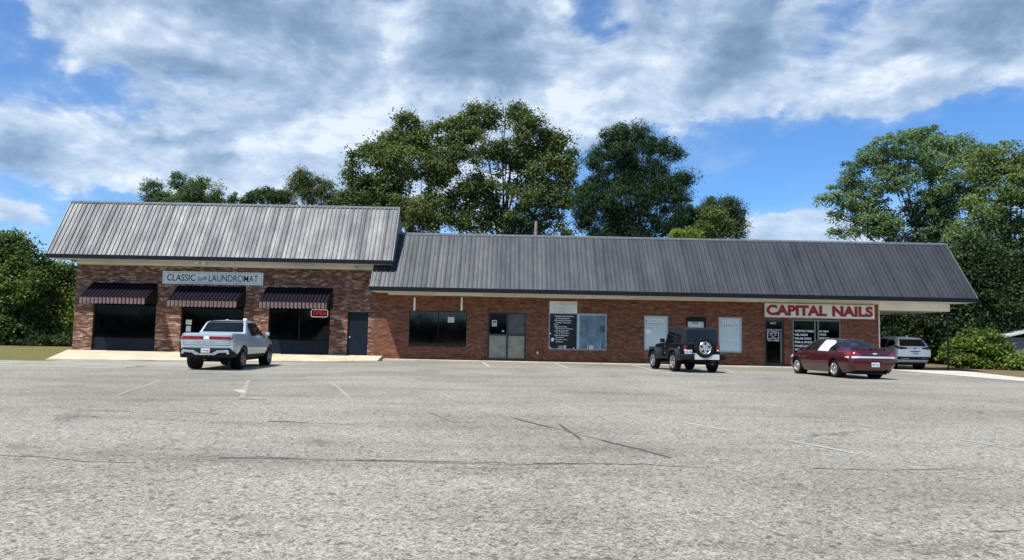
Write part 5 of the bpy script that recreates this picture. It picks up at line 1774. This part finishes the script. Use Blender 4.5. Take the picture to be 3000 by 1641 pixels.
def clumps_in(lobes, dens, r, seed, inner=.35, gap=.0):
    """clumps through the volume of ellipsoid lobes [(center, rx, ry, rz)], more of them near the skin"""
    rg = random.Random(seed)
    out = []
    for c, rx, ry, rz in lobes:
        n = max(3, int(dens * (rx * ry * rz) ** (2 / 3)))
        for _ in range(n):
            while True:
                v = Vector((rg.gauss(0, 1), rg.gauss(0, 1), rg.gauss(0, 1)))
                if v.length > .1:
                    break
            v.normalize()
            k = inner + (1 - inner) * rg.random() ** .5
            p = c + Vector((v.x * rx * k, v.y * ry * k, v.z * rz * k))
            if gap and noise.noise(p * .45 + Vector((seed, 0, 0))) < gap - .5:
                continue
            tone = .5 + .5 * noise.noise(p * .35 + Vector((0, seed, 0))) + rg.uniform(-.2, .2)
            out.append((p, r * rg.choice((.5, .7, .8, 1.0, 1.3)), min(1, max(0, tone))))
    return out

def tree(name, label, Y, base_px, lobes_px, dens=9, r=.75, per=34, size=.2, colA=(.03, .055, .015), colB=(.085, .12, .03), seed=1, trunk=.35, depth=1.0, aspect=.55,
         flat=.3, gap=.12, cat='tree', group=None, bz=0.0, sag=0.0, limbs=True, stemname='trunk', inner=.35):
    lobes = []
    rg = random.Random(seed)
    dens, per, size, r = dens * 2.9, int(per * 2.5), size * .50, r * .95
    colA, colB = [c * 1.3 for c in colA], [c * 1.45 for c in colB]
    trunk *= .62
    for cx, cy, rx, ry in lobes_px:
        c = at(cx, cy, Y)
        s = (c - CAM).length / FPX
        dy = (rx + ry) * .5 * s * depth
        lobes.append((Vector((c.x, Y + rg.uniform(-.5, .5) * dy, c.z)), rx * s, dy, ry * s))
    bx = at(base_px, 1000, Y).x
    root = thing(name, label, cat, (bx, Y, bz), 0, group)
    off = Vector((bx, Y, bz))
    cl = clumps_in(lobes, dens, r, seed, inner, gap)
    cl = [(p - off, q, t) for p, q, t in cl]
    crown('crown', root, cl, per, size, colA, colB, seed, aspect, flat, sag)
    if trunk:
        top = max(l[0].z for l in lobes) - bz
        mid = Vector((sum(l[0].x for l in lobes) / len(lobes) - bx, 0, top * .82))
        pts = [Vector((0, 0, -.1)), Vector((mid.x * .15 + rg.uniform(-.2, .2), rg.uniform(-.2, .2), top * .28)), Vector((mid.x * .5, rg.uniform(-.3, .3), top * .55)), mid]
        tb = MB()
        tb.tube(pts, [trunk * 1.25, trunk, trunk * .7, trunk * .15], 9)
        if limbs:
            for l in lobes:
                e = l[0] - off
                k = min(.75, max(.2, (e.z - 2.5) / top * .75))
                kk = k * 3
                i = min(2, int(kk))
                a = pts[i].lerp(pts[i + 1], kk - i)
                m_ = a.lerp(e, .5) + Vector((rg.uniform(-.3, .3), rg.uniform(-.3, .3), rg.uniform(-.1, .4)))
                tb.tube([a, m_, e], [trunk * .30, trunk * .2, trunk * .07], 6, False)
                for _ in range(4):
                    v = Vector((rg.gauss(0, 1), rg.gauss(0, 1), rg.gauss(0, 1))).normalized()
                    e2 = e + Vector((v.x * l[1], v.y * l[2], v.z * l[3])) * .85
                    a2 = m_.lerp(e, rg.uniform(.2, .9))
                    tb.tube([a2, a2.lerp(e2, .5) + Vector((0, 0, .15)), e2], [trunk * .13, trunk * .08, trunk * .03], 5, False)
        tb.done(stemname, 'bark', root, 50)
    return root

OAKA, OAKB = (.036, .064, .019), (.135, .165, .050)
GRP = 'trees standing behind the shops'
tree('oak_tree', 'broad oak behind where the two roofs meet, shorter than the oak beside it', 58, 1170,
     [(1080, 480, 58, 55), (1045, 520, 32, 50), (1130, 430, 55, 45), (1195, 380, 48, 46), (1255, 405, 50, 45), (1105, 560, 78, 50), (1190, 480, 75, 65), (1190, 600, 85, 55), (1280, 490, 60, 60), (1275, 600, 55, 50), (1040, 585, 40, 30)],
     9.5, .72, 40, .21, OAKA, OAKB, 11, .42, .8, gap=.13, group=GRP)
tree('oak_tree', 'tallest oak, a high round crown with sky gaps over the middle of the shop roof', 59, 1455,
     [(1350, 385, 52, 50), (1410, 345, 55, 42), (1480, 338, 62, 40), (1540, 370, 50, 48), (1390, 440, 75, 55), (1490, 440, 80, 60), (1320, 470, 45, 60), (1600, 420, 52, 50), (1650, 440, 45, 55), (1660, 510, 36, 50), (1580, 500, 70, 60), (1440, 540, 85, 55), (1540, 580, 80, 50), (1360, 570, 60, 55), (1640, 585, 45, 40), (1600, 650, 50, 35), (1340, 640, 45, 35), (1440, 635, 60, 32), (1520, 645, 60, 36), (1395, 668, 45, 20), (1570, 690, 60, 22), (1650, 690, 40, 24), (1480, 690, 40, 16)],
     8.8, .72, 38, .21, OAKA, (.135, .16, .055), 12, .45, .8, gap=.2, group=GRP)
tree('oak_sapling', 'low yellowish oak branches just right of the laundromat gable', 52, 1235, [(1230, 620, 38, 35), (1255, 650, 42, 30), (1215, 660, 30, 30)], 11, .5, 36, .17, (.045, .065, .018), (.125, .14, .038), 13, .14, 1, gap=0)
tree('pine_tree', 'tall dark pine with layered boughs behind the shop roof, next to the oaks', 57, 1840,
     [(1800, 395, 42, 26), (1850, 392, 52, 28), (1905, 425, 42, 26), (1780, 440, 48, 26), (1840, 455, 70, 34), (1940, 435, 36, 22), (1975, 450, 32, 18), (1890, 490, 70, 30), (1735, 478, 34, 18), (1800, 520, 70, 34), (1900, 540, 75, 32), (1985, 535, 42, 22), (2012, 518, 26, 16), (1995, 575, 30, 18), (1750, 560, 55, 40), (1840, 590, 95, 42), (1950, 580, 50, 34), (1760, 640, 75, 50), (1880, 650, 95, 45), (1965, 650, 42, 40), (1715, 600, 36, 55), (1830, 690, 110, 30)],
     15, .60, 44, .20, (.012, .030, .013), (.038, .072, .024), 14, .40, .8, .26, .25, gap=.05, group=GRP)
tree('pine_tree', 'small round-topped pine above the shop roof, apart from the tall pine', 60, 2110,
     [(2100, 600, 40, 26), (2130, 612, 42, 28), (2070, 630, 36, 26), (2150, 650, 30, 36), (2165, 690, 20, 18), (2110, 650, 60, 34), (2040, 650, 40, 40), (2005, 620, 22, 30), (2000, 660, 40, 40)],
     13, .6, 44, .20, (.016, .038, .016), (.05, .088, .032), 15, .3, .9, .26, .25, gap=.02, group=GRP)
tree('young_tree', 'olive green feathery tree standing before the small pine', 55, 2090, [(2090, 640, 36, 34), (2075, 675, 48, 30), (2120, 670, 34, 34), (2060, 690, 45, 20)], 12, .5, 36, .17, (.055, .08, .022), (.125, .15, .045), 16, .2, 1, gap=.0)
tree('shrub', 'bright yellow-green bush peeking over the shop roof ridge', 52, 2005, [(2000, 685, 26, 14), (2025, 690, 24, 14), (1985, 695, 20, 10)], 14, .4, 36, .15, (.10, .13, .02), (.22, .25, .04), 17, .1, 1, gap=0, cat='shrub')
CEDA, CEDB = (.032, .065, .024), (.105, .15, .046)
tree('cedar_tree', 'three-topped dark cedar above the laundromat ridge towards the far trees', 62, 540,
     [(450, 560, 26, 28), (470, 590, 40, 25), (530, 535, 30, 30), (560, 560, 42, 36), (590, 550, 24, 30), (610, 585, 36, 26), (630, 570, 18, 26), (520, 590, 60, 20)], 12, .5, 36, .17, CEDA, CEDB, 18, .25, .9, .4, .2, gap=.05, group=GRP)
tree('cedar_tree', 'slim single cedar tip poking over the laundromat ridge', 64, 686, [(686, 575, 10, 16), (686, 590, 18, 14), (665, 595, 16, 12)], 14, .36, 34, .15, CEDA, CEDB, 19, .1, 1, .4, .2, gap=0, group=GRP)
tree('mimosa_tree', 'low dark drooping tree over the laundromat ridge, left of the paler cypress', 60, 775, [(775, 572, 36, 20), (745, 585, 30, 16), (810, 580, 30, 22), (720, 595, 16, 10)], 12, .5, 36, .17, (.02, .042, .014), (.055, .085, .026), 20, .2, 1, gap=.05, group=GRP)
tree('cypress_tree', 'feathery pale green cypress with a pointed tip over the laundromat ridge', 61, 895, [(890, 515, 22, 22), (880, 540, 38, 26), (915, 550, 34, 30), (870, 575, 50, 28), (955, 560, 26, 26), (940, 585, 40, 24)], 12, .52, 38, .17, (.04, .065, .02), (.105, .135, .04), 21, .25, .9, .35, .15, gap=.03, group=GRP)
tree('shrub', 'dark low bush between the pale cypress and the big oak', 60, 1005, [(1005, 578, 26, 18), (985, 595, 22, 14)], 13, .45, 36, .16, OAKA, OAKB, 22, .12, 1, gap=0, cat='shrub')

LOCA, LOCB = (.050, .098, .044), (.155, .215, .095)
tree('locust_tree', 'wide spreading feathery tree over the carport end of the shop roof', 56, 2740,
     [(2690, 410, 60, 32), (2750, 405, 70, 36), (2620, 425, 55, 32), (2570, 455, 55, 36), (2820, 440, 60, 40), (2660, 470, 90, 42), (2530, 500, 58, 34), (2760, 480, 95, 42), (2600, 530, 85, 36), (2480, 545, 50, 26), (2440, 585, 44, 20), (2520, 585, 65, 26), (2700, 545, 95, 36), (2830, 520, 70, 44), (2480, 630, 55, 22), (2600, 615, 100, 40), (2720, 610, 90, 34), (2800, 590, 80, 40), (2470, 680, 40, 16), (2560, 660, 80, 30), (2680, 670, 110, 40), (2800, 660, 60, 30), (2740, 640, 90, 36), (2640, 640, 70, 30), (2760, 700, 90, 30)],
     6.4, .60, 40, .19, LOCA, LOCB, 23, .30, .9, .5, .36, gap=.30, sag=.2, group=GRP)
tree('locust_tree', 'tall tree at the edge of the lot beyond the carport, cut off by the frame', 50, 2960,
     [(2900, 470, 46, 40), (2950, 455, 50, 36), (3010, 470, 50, 45), (2880, 530, 55, 45), (2960, 530, 60, 50), (3040, 540, 70, 60), (2900, 600, 75, 45), (2990, 610, 75, 45), (3080, 640, 80, 70), (2860, 670, 80, 36), (2960, 680, 85, 40), (2890, 740, 85, 45), (2980, 750, 80, 50), (3080, 770, 90, 80)],
     7.0, .60, 38, .19, LOCA, (.16, .20, .065), 24, .26, .8, .5, .36, gap=.22, sag=.2, group=GRP)
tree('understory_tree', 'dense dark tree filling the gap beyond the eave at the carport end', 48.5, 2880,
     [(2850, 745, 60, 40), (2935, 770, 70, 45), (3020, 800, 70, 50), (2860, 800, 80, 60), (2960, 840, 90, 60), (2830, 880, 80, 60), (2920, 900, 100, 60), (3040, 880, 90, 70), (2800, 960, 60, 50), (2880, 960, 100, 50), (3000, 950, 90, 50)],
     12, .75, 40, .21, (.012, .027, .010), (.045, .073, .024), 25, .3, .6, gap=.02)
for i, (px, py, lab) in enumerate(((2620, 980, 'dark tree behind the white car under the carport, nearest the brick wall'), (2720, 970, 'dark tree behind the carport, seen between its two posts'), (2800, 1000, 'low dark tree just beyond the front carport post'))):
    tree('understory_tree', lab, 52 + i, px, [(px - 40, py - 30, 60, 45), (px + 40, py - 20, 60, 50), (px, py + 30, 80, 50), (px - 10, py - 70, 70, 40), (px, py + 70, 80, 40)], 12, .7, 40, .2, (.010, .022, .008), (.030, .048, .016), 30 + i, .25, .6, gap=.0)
KA, KB = (.035, .068, .012), (.15, .205, .034)
for i, (Y, lob, lab) in enumerate(((42.5, [(2815, 1026, 36, 30), (2850, 1008, 40, 36), (2830, 1050, 54, 26), (2795, 1054, 30, 22)], 'leafy bush beside the front carport post'),
                                  (41.5, [(2890, 1010, 40, 34), (2925, 1036, 34, 24), (2900, 1050, 60, 26), (2955, 1060, 40, 18)], 'large leafy bush in front of the far grey shed'),
                                  (40.5, [(3000, 1056, 36, 18), (3050, 1055, 60, 28), (3000, 1068, 46, 18), (3060, 1075, 60, 24)], 'leafy bush running out of the frame past the pale drive'))):
    tree('bush', lab, Y, lob[0][0], lob, 15, .34, 34, .16, KA, KB, 40 + i, .06, .7, .75, .3, gap=.0, cat='bush', group='leafy bushes beside the drive', stemname='stem', inner=.5)
LFA, LFB = (.026, .056, .015), (.12, .165, .036)
tree('broadleaf_tree', 'big dark tree at the edge of the lawn with a pointed leader', 47, 30,
     [(0, 730, 60, 40), (52, 700, 12, 20), (60, 735, 30, 22), (30, 780, 70, 45), (90, 790, 40, 36), (-40, 800, 80, 60), (60, 850, 80, 55), (-20, 900, 80, 60), (90, 920, 60, 50), (20, 960, 90, 50), (-60, 980, 80, 50), (80, 985, 60, 36), (100, 765, 22, 18)],
     12.5, .62, 40, .19, LFA, LFB, 50, .3, .7, gap=.04)
tree('broadleaf_tree', 'shorter olive tree against the brick corner of the laundromat', 48, 185,
     [(180, 790, 36, 24), (200, 815, 40, 30), (150, 830, 40, 36), (200, 870, 50, 40), (150, 900, 50, 45), (220, 920, 50, 50), (170, 960, 60, 40), (230, 985, 50, 36), (140, 990, 50, 30)],
     13, .58, 40, .18, (.038, .068, .015), (.155, .185, .042), 51, .25, .7, gap=.03)
tree('bush', 'dark low bush at the foot of the lawn trees', 46, 110, [(60, 1000, 50, 22), (110, 1005, 50, 20), (170, 1005, 50, 20), (0, 1000, 50, 24)], 14, .45, 38, .16, (.012, .026, .009), (.045, .065, .02), 52, .06, .7, gap=.0, cat='bush', stemname='stem')

# weathered pole behind the ridge
pp = at(1570, 648, 50)
up = thing('utility_pole', 'short weathered wooden pole with a guy wire rising behind the shop ridge', 'pole', (pp.x, 50, 0))
MB().tube([(0, 0, -.2), (.02, 0, pp.z)], [.15, .11], 10).done('pole', 'wood', up, 50)
MB().tube([(0, 0, pp.z - .5), (-1.9, .3, pp.z - 3.4)], .02, 5).done('guy_wire', 'trimgrey', up)
# grey shed far right
sp = at(2975, 985, 46)
sh = thing('shed', 'low shed with a pale grey gable roof behind the bushes', 'shed', (sp.x + 2.0, 46, 0))
zr = at(2990, 966, 46).z
ze = at(2990, 989, 46).z
MB().box(-2.6, 4, 0, 6, -.1, ze).done('wall', 'shedwall', sh)
MB().prism([(-3.0, ze - .05), (.7, zr + .3), (4.4, ze - .05), (4.4, ze + .02), (.7, zr + .40), (-3.0, ze + .02)], 'y', -.4, 6.4).done('roof', 'shed', sh)

# far woods around the place (also what the shop windows mirror)
def far_wood(name, pts, h, dens, seed, colA, colB):
    rg = random.Random(seed)
    cl = []
    for (xa, ya), (xb, yb_) in zip(pts, pts[1:]):
        Lg = math.hypot(xb - xa, yb_ - ya)
        for _ in range(int(Lg * dens)):
            t = rg.random()
            x, y = xa + (xb - xa) * t, ya + (yb_ - ya) * t
            top = h * (.75 + .45 * noise.noise((x * .08, y * .08, seed)))
            cl.append((Vector((x + rg.uniform(-3, 3), y + rg.uniform(-3, 3), rg.uniform(.3, 1) * top)), rg.uniform(1.2, 2.2), rg.random()))
    o = crown(name, None, cl, 22, .75, colA, colB, seed, .6, .2, 0, 'stuff')
far_wood('far_woods', [(-85, 60), (-60, 82), (-20, 90), (40, 90), (90, 76)], 6.5, 2.2, 60, (.02, .04, .014), (.05, .075, .024))
far_wood('woods_across_the_road', [(-75, -40), (-30, -48), (20, -50), (75, -42)], 4.0, 2.6, 61, (.02, .035, .012), (.05, .07, .022))
